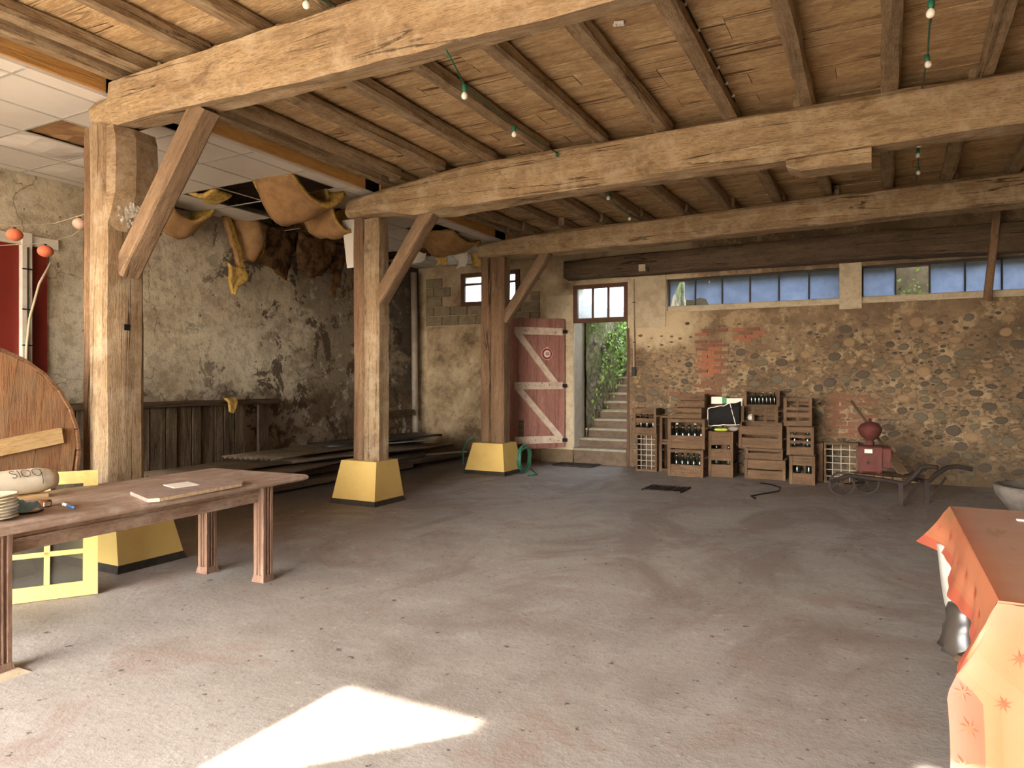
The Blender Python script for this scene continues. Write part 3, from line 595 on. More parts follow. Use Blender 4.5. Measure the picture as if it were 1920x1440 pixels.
# insulation hanging out of the holes
def flap(name, edges, mats, thick, label, nu=18, jit=.02, group='fallen insulation'):
    """loft through a list of polylines; paper outside, wool inside"""
    def at(pl, t):
        L = [0]
        for a, b in zip(pl, pl[1:]): L.append(L[-1]+(Vector(b)-Vector(a)).length)
        d = t*L[-1]
        for i in range(len(pl)-1):
            if d <= L[i+1]+1e-9: f = (d-L[i])/(L[i+1]-L[i]); return Vector(pl[i]).lerp(Vector(pl[i+1]), f)
        return Vector(pl[-1])
    m = 10; P = []
    for i in range(nu, -1, -1):
        row = [at(e, i/nu) for e in edges]; r2 = []
        for j in range(m+1):
            t = j/m*(len(row)-1); k = min(int(t), len(row)-2); q = row[k].lerp(row[k+1], t-k)
            q = q+Vector((nz(q.x*5, q.y*5, q.z*5+1), nz(q.x*5, q.y*5, q.z*5+7), nz(q.x*5, q.y*5, q.z*5+13)))*jit
            q = q+Vector((nz(q.x*14, q.y*14, q.z*14+3), nz(q.x*14, q.y*14, q.z*14+5), nz(q.x*12, q.y*12, q.z*12)))*jit*.5
            r2.append(q)
        P.append(r2)
    o = MB().grid(P).build(name, list(mats), None, True, label=label, cat='insulation', group=group)
    s = o.modifiers.new('thickness', 'SOLIDIFY'); s.thickness = thick; s.offset = 1; s.material_offset = 1; s.material_offset_rim = 1; s.use_rim = True
    return o
def sagcurve(a, b, dz, n=8): return [tuple(Vector(a).lerp(Vector(b), i/n)+Vector((0, 0, -dz*math.sin(math.pi*i/n)**.8))) for i in range(n+1)]
flap('insulation_roll', [sagcurve((-6.44, 5.86, 3.86), (-6.4, 6.5, 3.84), .42), sagcurve((-6.15, 5.86, 3.86), (-6.1, 6.62, 3.84), .36), sagcurve((-5.88, 5.86, 3.86), (-5.86, 6.66, 3.84), .22)], ('paper', 'wool'), .07, 'drooping brown paper insulation roll with curled yellow edge, beside the middle beam end', 14, .02)
flap('insulation_roll', [sagcurve((-6.62, 6.66, 3.86), (-6.55, 7.3, 3.82), .40), sagcurve((-6.3, 6.6, 3.86), (-6.2, 7.25, 3.82), .46), sagcurve((-6.02, 6.55, 3.86), (-5.98, 7.2, 3.82), .42)], ('paper', 'wool'), .05, 'bulging brown paper insulation roll touching the middle beam end', 14, .025)
flap('insulation_roll', [[(-6.46, 5.9, 3.86), (-6.47, 6.05, 3.66), (-6.47, 6.2, 3.47), (-6.45, 6.36, 3.62), (-6.44, 6.5, 3.84)], [(-6.57, 5.9, 3.86), (-6.58, 6.05, 3.67), (-6.58, 6.2, 3.48), (-6.56, 6.36, 3.64), (-6.55, 6.5, 3.84)]], ('wool', 'wool'), .04, 'torn yellow glass wool edge folded into a V below the hole', 12, .03)
flap('insulation_roll', [sagcurve((-7.7, 5.86, 3.85), (-7.2, 5.9, 3.85), .07), sagcurve((-7.68, 6.1, 3.85), (-7.3, 6.2, 3.85), .1)], ('wool', 'wool'), .05, 'yellow glass wool resting on the rails above a missing tile', 10, .03)
flap('insulation_roll', [sagcurve((-8.45, 5.72, 3.84), (-8.4, 6.5, 3.84), .32), sagcurve((-8.25, 5.75, 3.84), (-8.2, 6.52, 3.84), .42), sagcurve((-8.05, 5.86, 3.84), (-8.0, 6.5, 3.84), .2)], ('paper', 'wool'), .05, 'brown paper insulation pouch sagging against the wall near the left post', 14, .03)
flap('insulation_roll', [[(-8.28, 6.86, 3.86), (-8.26, 6.95, 3.6), (-8.3, 7.1, 3.35), (-8.33, 7.2, 3.18)], [(-8.3, 6.98, 3.86), (-8.28, 7.06, 3.62), (-8.3, 7.2, 3.36), (-8.33, 7.28, 3.16)]], ('wool', 'paper'), .07, 'long yellow glass wool strip hanging down the plaster', 12, .03)
flap('insulation_roll', [[(-8.36, 7.02, 3.2), (-8.34, 7.0, 3.05), (-8.36, 7.06, 2.9), (-8.38, 7.1, 2.76)], [(-8.36, 7.28, 3.16), (-8.3, 7.3, 3.02), (-8.34, 7.22, 2.88), (-8.38, 7.14, 2.75)]], ('wool', 'wool'), .06, 'ragged yellow wool clump dangling lowest on the plaster wall', 10, .05)
flap('insulation_roll', [[(-8.35, 7.1, 3.86), (-8.4, 7.2, 3.6), (-8.42, 7.3, 3.35)], [(-8.15, 7.35, 3.86), (-8.12, 7.42, 3.6), (-8.3, 7.45, 3.3)], [(-8.2, 7.6, 3.86), (-8.24, 7.55, 3.62), (-8.34, 7.5, 3.34)]], ('paper', 'wool'), .05, 'folded brown paper insulation flap between two yellow strips', 12, .03)
flap('insulation_roll', [[(-8.2, 7.5, 3.86), (-8.25, 7.56, 3.6), (-8.34, 7.62, 3.3)], [(-8.25, 8.0, 3.9), (-8.28, 7.95, 3.55), (-8.36, 7.9, 3.2)], [(-8.3, 8.3, 3.9), (-8.34, 8.25, 3.6), (-8.4, 8.15, 3.14)]], ('mould', 'wool'), .05, 'black mouldy insulation sheet hanging against the wall', 12, .05)
flap('insulation_roll', [[(-8.2, 8.25, 3.86), (-8.26, 8.3, 3.62), (-8.36, 8.4, 3.36)], [(-8.2, 8.7, 3.86), (-8.2, 8.7, 3.5), (-8.32, 8.66, 3.2)], [(-8.2, 9.1, 3.86), (-8.24, 9.05, 3.56), (-8.36, 8.95, 3.3)]], ('mould', 'mould'), .04, 'rotten brown insulation curtain left of the middle post', 12, .05)
flap('insulation_roll', [[(-8.3, 9.1, 3.86), (-8.32, 9.12, 3.5), (-8.4, 9.2, 3.05)], [(-8.3, 9.4, 3.86), (-8.32, 9.38, 3.5), (-8.4, 9.3, 2.98)]], ('mould', 'mould'), .04, 'narrow grey insulation tongue hanging beside the middle post', 10, .05)
flap('insulation_roll', [sagcurve((-7.6, 7.3, 3.85), (-7.2, 8.5, 3.85), .12), sagcurve((-7.2, 7.3, 3.85), (-6.7, 8.4, 3.85), .12), sagcurve((-6.75, 7.3, 3.85), (-6.5, 8.3, 3.85), .05)], ('mould', 'wool'), .04, 'dark soaked insulation slab bulging through the tile grid', 12, .03)
flap('insulation_roll', [sagcurve((-6.5, 9.1, 3.86), (-6.4, 10.0, 3.84), .28), sagcurve((-6.15, 9.1, 3.86), (-6.05, 10.0, 3.84), .24), sagcurve((-5.9, 9.2, 3.86), (-5.88, 10.0, 3.84), .1)], ('paper', 'wool'), .05, 'brown paper insulation roll sagging beside the rear beam end', 12, .02)
flap('insulation_roll', [[(-8.4, 10.2, 3.86), (-8.42, 10.3, 3.5), (-8.5, 10.4, 3.15)], [(-8.3, 10.5, 3.86), (-8.4, 10.55, 3.5), (-8.5, 10.6, 3.1)]], ('paper', 'wool'), .05, 'brown insulation flap hanging right of the middle post brace', 10, .04)
for q, (yy, xx, zz) in enumerate(((10.4, -7.6, 3.66), (10.55, -7.2, 3.6), (10.75, -6.9, 3.56), (10.95, -6.7, 3.6))):
    flap('insulation_scrap', [[(xx, yy, 3.86), (xx+.05, yy+.05, zz+.06), (xx+.02, yy+.08, zz)], [(xx+.28, yy+.1, 3.86), (xx+.24, yy+.12, zz+.08), (xx+.2, yy+.12, zz+.02)]], ('wool', 'white_paint') if q % 2 else ('white_paint', 'wool'), .02, ['ragged pale scrap hanging nearest the middle post brace', 'torn yellow scrap hanging in front of the small window', 'white torn scrap dangling above the small window', 'last ragged scrap hanging left of the rear post'][q], 8, .05, 'torn scraps at the rear tiles')
MB().loft([[(-6.13, 6.93, 3.56), (-5.93, 6.99, 3.58), (-5.935, 6.99, 2.96), (-6.06, 6.95, 2.95)], [(-6.135, 6.945, 3.56), (-5.935, 7.005, 3.58), (-5.94, 7.005, 2.96), (-6.065, 6.965, 2.95)]]).build('fallen_tile', 'tile', label='white ceiling tile hanging upright beside the middle post', cat='ceiling tile')
MB().tube([(-5.96, 6.2, 3.66), (-6.02, 6.28, 3.6), (-6.06, 6.4, 3.58), (-6.02, 6.55, 3.66), (-5.98, 6.64, 3.78)], .008, 6).build('black_cable', 'black', None, True, label='short black cable looped over the drooping insulation', cat='cable')
# ================================================================== DOORS
def local(e, mb, name, mat, **k): return mb.build(name, mat, e, **k)
hx, hy = -5.22, 11.92; ang = math.degrees(math.atan2(-.76, -.65))
D = empty('door_1', (hx, hy, .29), ang, kind='structure', label='open pink plank door with white zigzag braces')
W, H = 1.12, 2.36
for i in range(6):
    a, b = W*i/6, W*(i+1)/6
    MB().box(a+.003, b-.003, -.018+.002*(i % 2), .018, .0 if i else .01, H-(.02 if i == 5 else 0)).build('plank', 'door_pink', D)
# brace face towards the viewer: local +y or -y, decided by geometry below
FS = 1
yb0, yb1 = (.018, .045)
def zb(x0, z0, x1, z1, wd):
    d = Vector((x1-x0, z1-z0)).normalized(); n = Vector((-d.y, d.x))*wd/2
    q = [(x0+n.x, z0+n.y), (x1+n.x, z1+n.y), (x1-n.x, z1-n.y), (x0-n.x, z0-n.y)]
    MB().loft([[(x, y, z) for x, z in q] for y in (yb0, yb1)]).build('brace', 'door_white', D)
for zz in (.16, 1.14, 2.13): zb(.05, zz, W-.12, zz, .13)
zb(.14, 1.11, W-.18, 2.08, .11); zb(.11, .2, W-.18, 1.1, .11)
rs = MB()
for q in range(34):
    k = random.choice((.16, 1.14, 2.13)); x, z = random.uniform(.08, W-.15), k+random.uniform(-.05, .05); r = random.uniform(.004, .010)
    rs.add([(x+r*math.cos(t), yb1+.001, z+r*math.sin(t)*1.3) for t in [k2*math.pi/3 for k2 in range(6)]], [tuple(range(6))])
rs.build('rust_spots', 'rust', D, kind='stuff')
for zz in (.14, 1.14, 2.13): MB().box(-.03, .06, .01, .05, zz-.03, zz+.03).build('hinge', 'iron', D)
sg = MB().lathe([(.1, 0), (.1, .006)], (0, 0, 0), 28, 'y').build('sign', 'sign_red', D, label='round red and white prohibition sign', loc=(.36, .02, 1.72))
MB().lathe([(.068, 0), (.068, .002)], (0, .006, 0), 24, 'y').build('sign_disc', 'sign_white', sg); MB().lathe([(.108, 0), (.108, .004)], (0, -.0005, 0), 28, 'y').build('sign_rim', 'sign_white', sg)
for zz, ws in ((.016, (.02, .016, .022)), (-.014, (.016, .024, .018))):
    x = -.044
    for wv in ws: MB().box(x, x+wv, .008, .0095, zz-.011, zz+.011).build('sign_mark', 'sign_grey', sg); x += wv+.006
MB().box(-.016, .016, 0, .004, .105, .125).build('sign_tab', 'sign_white', sg)
MB().box(.82, .92, .0195, .024, -.02, .52).build('patch', 'beam_dark', D, label='dark weathered patch')
# red panelled door with white frame on the left wall
D2 = empty('door_2', (XL, 3.9, 0), kind='structure', label='dark red boarded door in a white frame on the plaster wall')
for i in range(8): MB().box(.0, .03, -1.2+.245*i, -1.2+.245*(i+1)-.004, 0, 3.05).build('board', 'red_paint', D2)
MB().box(.0, .07, -1.3, .86, 3.03, 3.14).build('frame_head', 'white_paint', D2); MB().box(.03, .1, .46, .56, 0, 3.16).build('frame_post', 'white_paint', D2)
MB().box(.1, .115, .505, .515, 1.0, 3.0).build('gap_strip', 'muntin', D2)
for zz in (1.9, 2.3, 2.75): MB().box(.1, .112, .455, .565, zz, zz+.015).build('strap', 'iron', D2)
MB().tube([(XL+.14, 4.36, 1.3), (XL+.16, 4.37, 1.9), (XL+.16, 4.4, 2.2), (XL+.16, 4.5, 2.6), (XL+.17, 4.62, 2.85)], .014, 6).build('white_cable', 'cord', None, True, label='white plastic tube bent up beside the red door', cat='cable')
# ================================================================== STAIRS AND GARDEN BEHIND
ST = empty('staircase', (-4.5, 12.1, 0), 0, 'worn mossy stone stairs climbing outside beyond the doorway', 'stairs')
for i in range(14):
    zt = .29+.165*i; y0 = 12.0+.285*i+(-.02 if i == 0 else 0)
    x1 = -3.9 if i else -4.045
    s_ = sp(MB().box(-5.06, x1, y0, y0+.34 if i < 13 else y0+1.5, max(0, zt-.33), zt-.045), 'step', 'step', ST)
    t_ = MB().box(-5.06, x1, y0-.015, y0+.33 if i < 13 else y0+1.5, zt-.045, zt, .01).build('tread', 'tread'); t_.parent = s_
rw = MB()
P = [[(-5.0+.06*nz(i*.7, j*.7, 2), 12.45+i*.3, j*.3) for j in range(11)] for i in range(22)]; rw.grid(P)
P2 = [[(-5.0+i*.3, 18.6+.1*nz(i*.7, j*.7, 8), j*.3) for j in range(11)] for i in range(12)]; rw.grid(P2)
rw.box(-5.6, -5.1, 12.5, 18.7, 0, 2.96); rw.box(-5.6, -1.5, 18.7, 19, 0, 2.96)
rw.build('retaining_wall', 'ivy_wall', kind='structure', label='mossy stone retaining wall beside the outside stairs')
MB().box(-3.9, -3.5, T, 18.6, 0, 3.6).build('stair_wall', 'ivy_wall', kind='structure', label='stone wall on the garden side of the stairs')
rs = random.Random(3)
stm = [dome(40+i).mesh('stone', 'stone_basin' if i % 2 else 'stoneD', True) for i in range(4)]
RW = bpy.data.objects['retaining_wall']
for q in range(70):
    a = rs.uniform(.04, .09); inst('stone', rs.choice(stm), RW, (-4.97, rs.uniform(12.5, 16.5), rs.uniform(.4, 2.9)), (0, 0, R(90)), (a, .05, a*.7))
lf = MB()
for q in range(3400):
    y = rs.uniform(12.5, 18); z = rs.gauss(2.4, .6)
    if z < .5+.35*(y-12.2)*.55 or z > 3.08 or nz(y*.8, z*.8, 4) < -.08: continue
    x = -4.97+abs(rs.gauss(.05, .07)); r = rs.uniform(.025, .055); a = rs.uniform(0, 6.3); tl = rs.uniform(-.03, .05)
    u = Vector((rs.uniform(-.6, .6), math.cos(a), math.sin(a))).normalized()*r; v = Vector((rs.uniform(.2, .9), -math.sin(a), math.cos(a)*.6)).normalized()*r*.6
    c = Vector((x, y, z)); lf.add([c-u, c+v, c+u, c-v], [(0, 1, 2, 3)])
lf.build('ivy_leaves', 'leaf', label='green creeper leaves growing over the retaining wall', cat='creeper', kind='stuff')
bk = MB().grid([[(-3.5+i*.5, 12.55+j*.5, 2.45+.12*j+.2*nz(i*.6, j*.6, 1)) for j in range(3)] for i in range(18)])
bk.build('garden_bank', 'earth', kind='structure', label='overgrown earth bank outside the strip windows')
MB().grid([[(-14+i*1.0, 12.7+j*.6, 2.5+.2*nz(i*.6, j*.6, 5)) for j in range(10)] for i in range(10)]).build('garden_bank', 'earth', kind='structure', label='earth bank outside the small window')
MB().box(-3.4, 6, 13.6, 13.9, 0, 3.5).build('garden_wall', 'bank_wall', kind='structure', label='old garden wall far outside the windows')
lf = MB()
for q in range(900):
    x = rs.uniform(-3.3, 2.4); y = rs.uniform(12.55, 12.95); z = 2.62+abs(rs.gauss(0, .16))*(1.3 if nz(x*1.1, 0, 5) > .0 else .45)
    r = rs.uniform(.02, .045); a = rs.uniform(0, 6.3)
    u = Vector((math.cos(a), rs.uniform(-.5, .5), math.sin(a))).normalized()*r; v = Vector((-math.sin(a), rs.uniform(-.5, .5), math.cos(a))).normalized()*r*.6
    c = Vector((x, y, z)); lf.add([c-u, c+v, c+u, c-v], [(0, 1, 2, 3)])
lf.build('garden_weeds', 'leaf', label='green weeds growing outside against the strip windows', cat='weeds', kind='stuff')
# ================================================================== LONG TABLE (left)
TA = empty('long_table', (-3.93, 1.7, 0), 3.2, 'long dusty wooden table with fluted legs', 'table')
def tl(mb, name, mat, **k): return mb.build(name, mat, TA, **k)
# local: x from 0 (front edge) to -1.06 (back edge), y from 0 to 2.55
L_, W_ = 2.52, 1.04
def slab(x0, x1, y0, y1, prof):   # moulded edge: list of (inset, z)
    return MB().loft([[(x0+i, y0+i, z), (x1-i, y0+i, z), (x1-i, y1-i, z), (x0+i, y1-i, z)] for i, z in prof])
tl(slab(-W_, 0, 0, L_, [(.035, .712), (.02, .718), (.006, .726), (0, .737), (.004, .75), (.012, .757), (.014, .76)]), 'table_top', 'table_top')
for x0, x1, y0, y1 in ((-.13, -.10, .1, L_-.3), (-.7, -.67, .1, L_-.3), (-.68, -.12, .1, .13), (-.68, -.12, L_-.33, L_-.3)):
    tl(MB().box(x0, x1, y0, y1, .60, .713, .004), 'apron', 'table')
for x0, x1 in ((-.104, -.092),): tl(MB().box(x0, x1, .1, L_-.3, .66, .675, .003), 'apron_moulding', 'table')
def leg(x, y):
    h = .048; rings = []
    for z, sc in ((.045, 1), (.6, 1), (.713, 1.05)):
        rg = []
        for sx, sy in ((-1, -1), (1, -1), (1, 1), (-1, 1)):
            # fluted: each side split with two grooves
            nx, ny = {(-1, -1): (1, 0), (1, -1): (0, 1), (1, 1): (-1, 0), (-1, 1): (0, -1)}[(sx, sy)]
            for t, dp in ((0, 0), (.28, 0), (.33, .009), (.45, .009), (.5, 0), (.56, 0), (.61, .009), (.73, .009), (.78, 0)):
                px, py = sx*h+nx*2*h*t, sy*h+ny*2*h*t
                inx, iny = -ny, nx
                rg.append((x+(px+inx*dp)*sc, y+(py+iny*dp)*sc, z))
        rings.append(rg)
    o = tl(MB().loft(rings), 'leg', 'table_z')
    MB().frustum((x-.06, x+.06, y-.06, y+.06), (x-.05, x+.05, y-.05, y+.05), 0, .05).build('foot', 'table_z', o)
leg(-.1, .27); leg(-.1, 2.13); leg(-.68, .27); leg(-.68, 2.13)
bpy.context.view_layer.update()
TM = TA.matrix_world.copy()
def ont(x, y): return (x, y, .7605)
# marble slab and card
MB().loft([[(-4.36, 2.9, z), (-3.99, 2.77, z), (-3.955, 2.82, z), (-4.02, 3.5, z), (-4.08, 3.58, z), (-4.38, 3.62, z)] for z in (.7605, .783)]).build('marble_slab', ['slab'], label='broken pinkish marble slab lying on the long table', cat='slab')
MB().loft([[(-3.99, 2.768, z), (-3.953, 2.82, z), (-4.018, 3.505, z), (-4.021, 3.505, z), (-3.957, 2.82, z), (-3.992, 2.772, z)] for z in (.762, .782)]).build('broken_edge', 'slab_e', bpy.data.objects['marble_slab'])
MB().loft([[(-4.42, 3.18, z), (-4.22, 3.12, z), (-4.2, 3.3, z), (-4.41, 3.37, z)] for z in (.784, .787)]).build('white_card', 'paper_w', label='small white card lying on the marble slab', cat='card')
# stack of plates
pm = MB().lathe([(.05, 0), (.055, .002), (.118, .016), (.12, .019), (.112, .018), (.05, .006), (.001, .005)], n=28).mesh('plate', 'porcelain', True)
for i in range(8):
    inst('plate', pm, None, (-4.215+.002*math.sin(i*3), 2.02+.003*math.cos(i*2), .7608+.0175*i), label='%s cream plate from the bottom of the stack on the long table' % ORD[i], cat='plate', group='stacked cream plates')
# blue folded mask
o = MB().grid([[(-4.37+.017*i+.012*nz(i*.8, j*.8, 1), 2.15+.017*j+.012*nz(i*.8, j*.8, 6), .766+.11*max(0, nz(i*.45, j*.5, 2.3)+.25)*(1 if 0 < i < 8 else .3)+.01*abs(nz(i, j, 9))) for j in range(9)] for i in range(9)]).build('blue_cloth', 'blue', None, True, label='crumpled blue face mask beside the plate stack', cat='cloth')
o.modifiers.new('thickness', 'SOLIDIFY').thickness = .004; o.modifiers.new('smooth', 'SUBSURF').levels = 2; o.modifiers['smooth'].render_levels = 2
MB().tube([(-4.26, 2.13, .775), (-4.23, 2.18, .768), (-4.22, 2.25, .766), (-4.25, 2.3, .77)], .006, 6).build('strap', 'black', o)
j = MB().lathe([(.035, 0), (.045, .004), (.047, .03), (.042, .038), (.03, .04)], (0, 0, 0), 18).build('tape_roll', 'amber', None, True, loc=(-4.41, 2.385, .7606), label='low amber plastic jar beside the blue mask', cat='jar')
MB().box(.03, .049, -.018, .018, .008, .03).build('label_strip', 'paper_w', j)
j = empty('marker_pen', (-4.33, 2.46, .7665), -12, 'blue and white marker pen on the long table', 'pen'); j.scale = (1.5, 1.5, 1.5); j.location.z = .7702
MB().lathe([(.006, .0), (.0062, .06), (.003, .075)], (0, 0, 0), 10, 'x').build('cap', 'pen_blue', j, True).location = (.045, 0, 0); MB().lathe([(.002, -.012), (.006, 0), (.006, .046)], (0, 0, 0), 10, 'x').build('barrel', 'paper_w', j, True)
# wood scraps and the white plastic roll marked "bois"
MB().box(-4.92, -4.74, 1.95, 2.6, .7606, .785).build('wood_offcut', 'batten', label='thin pale wood strip under the white plastic roll', cat='wood strip')
rl = empty('plastic_roll', (-4.83, 1.9, .866), 0, 'white plastic roll with a handwritten word at the back of the long table', 'roll')
rg = []
for i in range(17):
    y = i*.049; k = 1-.25*max(0, (i-14)/2)
    rg.append([(.08*k*(1+.035*nz(y*12, math.cos(a), math.sin(a)))*math.cos(a), y, .08*k*(1+.035*nz(y*12, math.cos(a)+4, math.sin(a)))*math.sin(a)) for a in [2*math.pi*q/18 for q in range(18)]])
MB().loft(rg).build('sleeve', 'plastic_w', rl, True)
def arc(cx, cy, rx, ry, a0, a1, n=12): return [(cx+rx*math.cos(R(a0+(a1-a0)*i/n)), cy+ry*math.sin(R(a0+(a1-a0)*i/n))) for i in range(n+1)]
glyph = {'b': [[(0, 1.75), (0, .2)], arc(.42, .45, .42, .45, 180, 540)], 'o': [arc(.45, .45, .42, .45, 90, 450)], 'i': [[(0, .9), (.05, 0)]], 's': [arc(.3, .68, .25, .22, 40, 260)+arc(.3, .23, .27, .23, 90, -140)]}
tx = MB(); cur = 0
for ch, adv in (('b', 1.0), ('o', 1.05), ('i', .25), ('s', .8)):
    for st in glyph[ch]:
        pts = []
        if len(st) == 2: st = [(st[0][0]+(st[1][0]-st[0][0])*q/8, st[0][1]+(st[1][1]-st[0][1])*q/8) for q in range(9)]
        for x, yv in st:
            # upside down: text runs from right (+Y) to left
            Y_ = .70-(cur+x)*.062-.03; ph = R(66)-(yv)*.062/.082
            pts.append((.0862*math.cos(ph), Y_, .0862*math.sin(ph)))
        tx.tube(pts, .002, 5)
    cur += adv
tx.build('lettering', 'ink', rl, label='handwritten word bois, upside down')
MB().frustum((-4.06, -3.9, 1.9, 2.06), (-4.04, -3.92, 1.92, 2.04), -.0, .012).build('leg_wedge', 'concrete_l', label='small pale wedge at the foot of the near table leg', cat='wedge')
# ================================================================== CASK and old window sash
CK = empty('wine_cask', (-5.78, 2.56, .95), 0, 'huge round wooden cask end standing behind the long table', 'cask')
RC = .84
n = 30
for i in range(n):
    a0, a1 = 2*math.pi*i/n+.004, 2*math.pi*(i+1)/n-.004; rg = []
    for x, r in ((.04, RC), (-.4, RC+.05), (-.9, RC+.05), (-1.3, RC)):
        rg.append([(x, (r-.022)*math.cos(a0), (r-.022)*math.sin(a0)), (x, r*math.cos(a0), r*math.sin(a0)), (x, r*math.cos(a1), r*math.sin(a1)), (x, (r-.022)*math.cos(a1), (r-.022)*math.sin(a1))])
    MB().loft(rg).build('stave', 'stave', CK)
tilt = R(-8)
bw_ = [-.8, -.62, -.4, -.17, .06, .28, .5, .69, .8]
for a, b in zip(bw_, bw_[1:]):
    rr = RC-.024; pts = []
    for t in [a+.0015+(b-a-.003)*i/6 for i in range(7)]: pts.append((t, -math.sqrt(max(rr*rr-t*t, 0))))
    for t in [b-.0015-(b-a-.003)*i/6 for i in range(7)]: pts.append((t, math.sqrt(max(rr*rr-t*t, 0))))
    ct, sn = math.cos(tilt), math.sin(tilt)
    MB().loft([[(x, y*ct-z*sn, y*sn+z*ct) for y, z in pts] for x in (-.01, .012)]).build('head_board', 'cask', CK)
o = MB().box(.013, .045, -.75, .70, -.06, .06, .004).build('batten', 'batten', CK); o.rotation_euler = (R(8), 0, 0); o.location = (0, 0, .03)
for x in (-.12, -.45, -.9, -1.2):
    r = RC+.056 if abs(x+.65) < .4 else RC+.025
    MB().loft([[(x+dx, rr*math.cos(a), rr*math.sin(a)) for dx, rr in ((-.03, r), (.03, r), (.03, r+.004), (-.03, r+.004))] for a in [2*math.pi*q/40 for q in range(41)]], cap=False).build('hoop', 'iron', CK)
for yy in (2.1, 3.0): MB().frustum((-7, -5.85, yy-.12, yy+.12), (-7, -5.85, yy-.06, yy+.06), 0, .17).build('cask_chock', 'plank', label='timber chock under the %s side of the cask' % ('near' if yy < 2.5 else 'post'), cat='chock', group='cask chocks')
SA = empty('window_sash', (-5.17, 2.62, .005), 0, 'old yellow window sash leaning under the long table', 'window sash')
SA.rotation_euler = (R(-7), 0, R(57))
for nm, x0, x1, z0, z1 in (('stile', .39, .48, 0, .87), ('stile', -.72, -.63, 0, .87), ('bottom_rail', -.63, .39, 0, .1), ('top_rail', -.63, .39, .78, .87), ('glazing_bar', -.63, .39, .29, .325), ('glazing_bar', -.63, .39, .53, .565), ('glazing_bar', .16, .195, .1, .78), ('glazing_bar', -.07, -.035, .1, .78), ('glazing_bar', -.3, -.265, .1, .78)):
    MB().box(x0, x1, 0, .035, z0, z1, .003).build(nm, 'frame_y', SA)
xs = [-.63, -.3, -.07, .16, .39]; zs = [.1, .29, .53, .78]
for a, b in zip(xs, xs[1:]):
    for c, d in zip(zs, zs[1:]): MB().box(a+.005, b, .016, .019, c, d).build('pane', 'pane_grey', SA)
# ================================================================== LANTERN STRINGS
for q, (pts, ls) in enumerate((([(-5.92, 3.7, 3.05), (-6.2, 3.72, 2.98), (-6.3, 3.5, 2.86), (-6.3, 3.19, 2.78), (-6.3, 2.6, 2.74)], ((-6.3, 3.72, 2.9, 'lantern_p'), (-6.3, 3.19, 2.705, 'lantern_o'))), ([(-5.92, 3.8, 3.0), (-6.3, 3.85, 2.98), (-6.3, 3.65, 2.78), (-6.3, 3.43, 2.68), (-6.3, 3.0, 2.58), (-6.3, 2.5, 2.5)], ((-6.3, 3.85, 2.91, 'lantern_p'), (-6.3, 3.43, 2.61, 'lantern_o'))))):
    e = empty('lantern_string', pts[0], 0, ['upper pale cord of paper lanterns tied to the left post', 'lower pale cord of paper lanterns crossing the red door'][q], 'lantern string', 'lantern strings')
    sp(MB().tube(pts, .003, 5), 'cord', 'cord', e)
    for x, y, z, m in ls:
        rg = []; mb = MB()
        for i in range(13):
            t = math.pi*i/12; rr = max(.062*math.sin(t)*(1-.03*(i % 2)), .008); rg.append((rr, -.05*math.cos(t)))
        o = sp(mb.lathe(rg, (x, y, z), 18), 'lantern', m, e, smooth=True)
        MB().lathe([(.012, .048), (.012, .06)], (x, y, z), 10).build('cap', 'iron', o)
# ================================================================== FESTOON BULBS
bulbm = MB().lathe([(.008, 0), (.012, -.004), (.021, -.016), (.0235, -.028), (.02, -.042), (.011, -.05), (.001, -.052)], n=14).mesh('bulb', 'bulb', True)
sockm = MB().lathe([(.008, .05), (.016, .045), (.017, .01), (.014, 0)], n=12).mesh('socket', 'green_cable', True)
def festoon(pts, bulbs, label):
    e = empty('festoon_string', pts[0], 0, label, 'bulb string', 'green bulb strings')
    sp(MB().tube(pts, .006, 6), 'cable', 'green_cable', e, smooth=True)
    for x, y, z, tl_, on in bulbs:
        s1 = inst('socket', sockm, e, (x-pts[0][0], y-pts[0][1], z-pts[0][2]-.05), (R(tl_), R(tl_*.5), 0))
        if on: inst('bulb', bulbm, s1)
festoon([(-2.36, 3.6, 3.52), (-2.45, 3.85, 3.53), (-2.6, 4.2, 3.58), (-2.76, 4.9, 3.68), (-2.89, 5.5, 3.76), (-2.96, 6.1, 3.82), (-3.01, 6.7, 3.88)], [(-2.6, 4.2, 3.58, 8, 1), (-2.89, 5.5, 3.76, 0, 1), (-3.01, 6.68, 3.89, 0, 0)], 'green bulb string stretched from the front beam to the middle beam')
festoon([(.2, 3.7, 3.5), (.215, 4.1, 3.52), (.22, 4.4, 3.56), (.26, 5.6, 3.74), (.265, 6.2, 3.84), (.27, 6.75, 3.93)], [(.22, 4.4, 3.56, 5, 1), (.26, 5.6, 3.75, -14, 1)], 'green bulb string hanging near the right joists before the middle beam')
festoon([(-2.9, 7.06, 3.6), (-2.9, 7.6, 3.72), (-2.93, 8.0, 3.77), (-3.05, 8.6, 3.77), (-3.13, 9.4, 3.82), (-3.14, 9.95, 3.86)], [(-2.93, 8.0, 3.78, 0, 1), (-3.13, 9.4, 3.84, 0, 1)], 'green bulb string in the shadow between middle and rear beams')
festoon([(.29, 7.1, 3.7), (.29, 7.8, 3.84), (.3, 8.3, 3.88), (.34, 9.3, 3.96), (.34, 9.9, 3.96)], [(.29, 7.8, 3.85, 0, 1), (.3, 8.3, 3.89, 0, 1), (.34, 9.3, 3.97, 0, 1)], 'green bulb string behind the middle beam on the right')
festoon([(-3.11, 2.2, 3.86), (-3.11, 3.2, 3.87), (-3.1, 3.45, 3.9)], [(-3.11, 3.2, 3.87, 0, 1)], 'green bulb string in front of the front beam')
e = empty('junction_clip', (-1.69, 4.83, 4.09), 20, 'small white wire connector on the ceiling boards', 'connector')
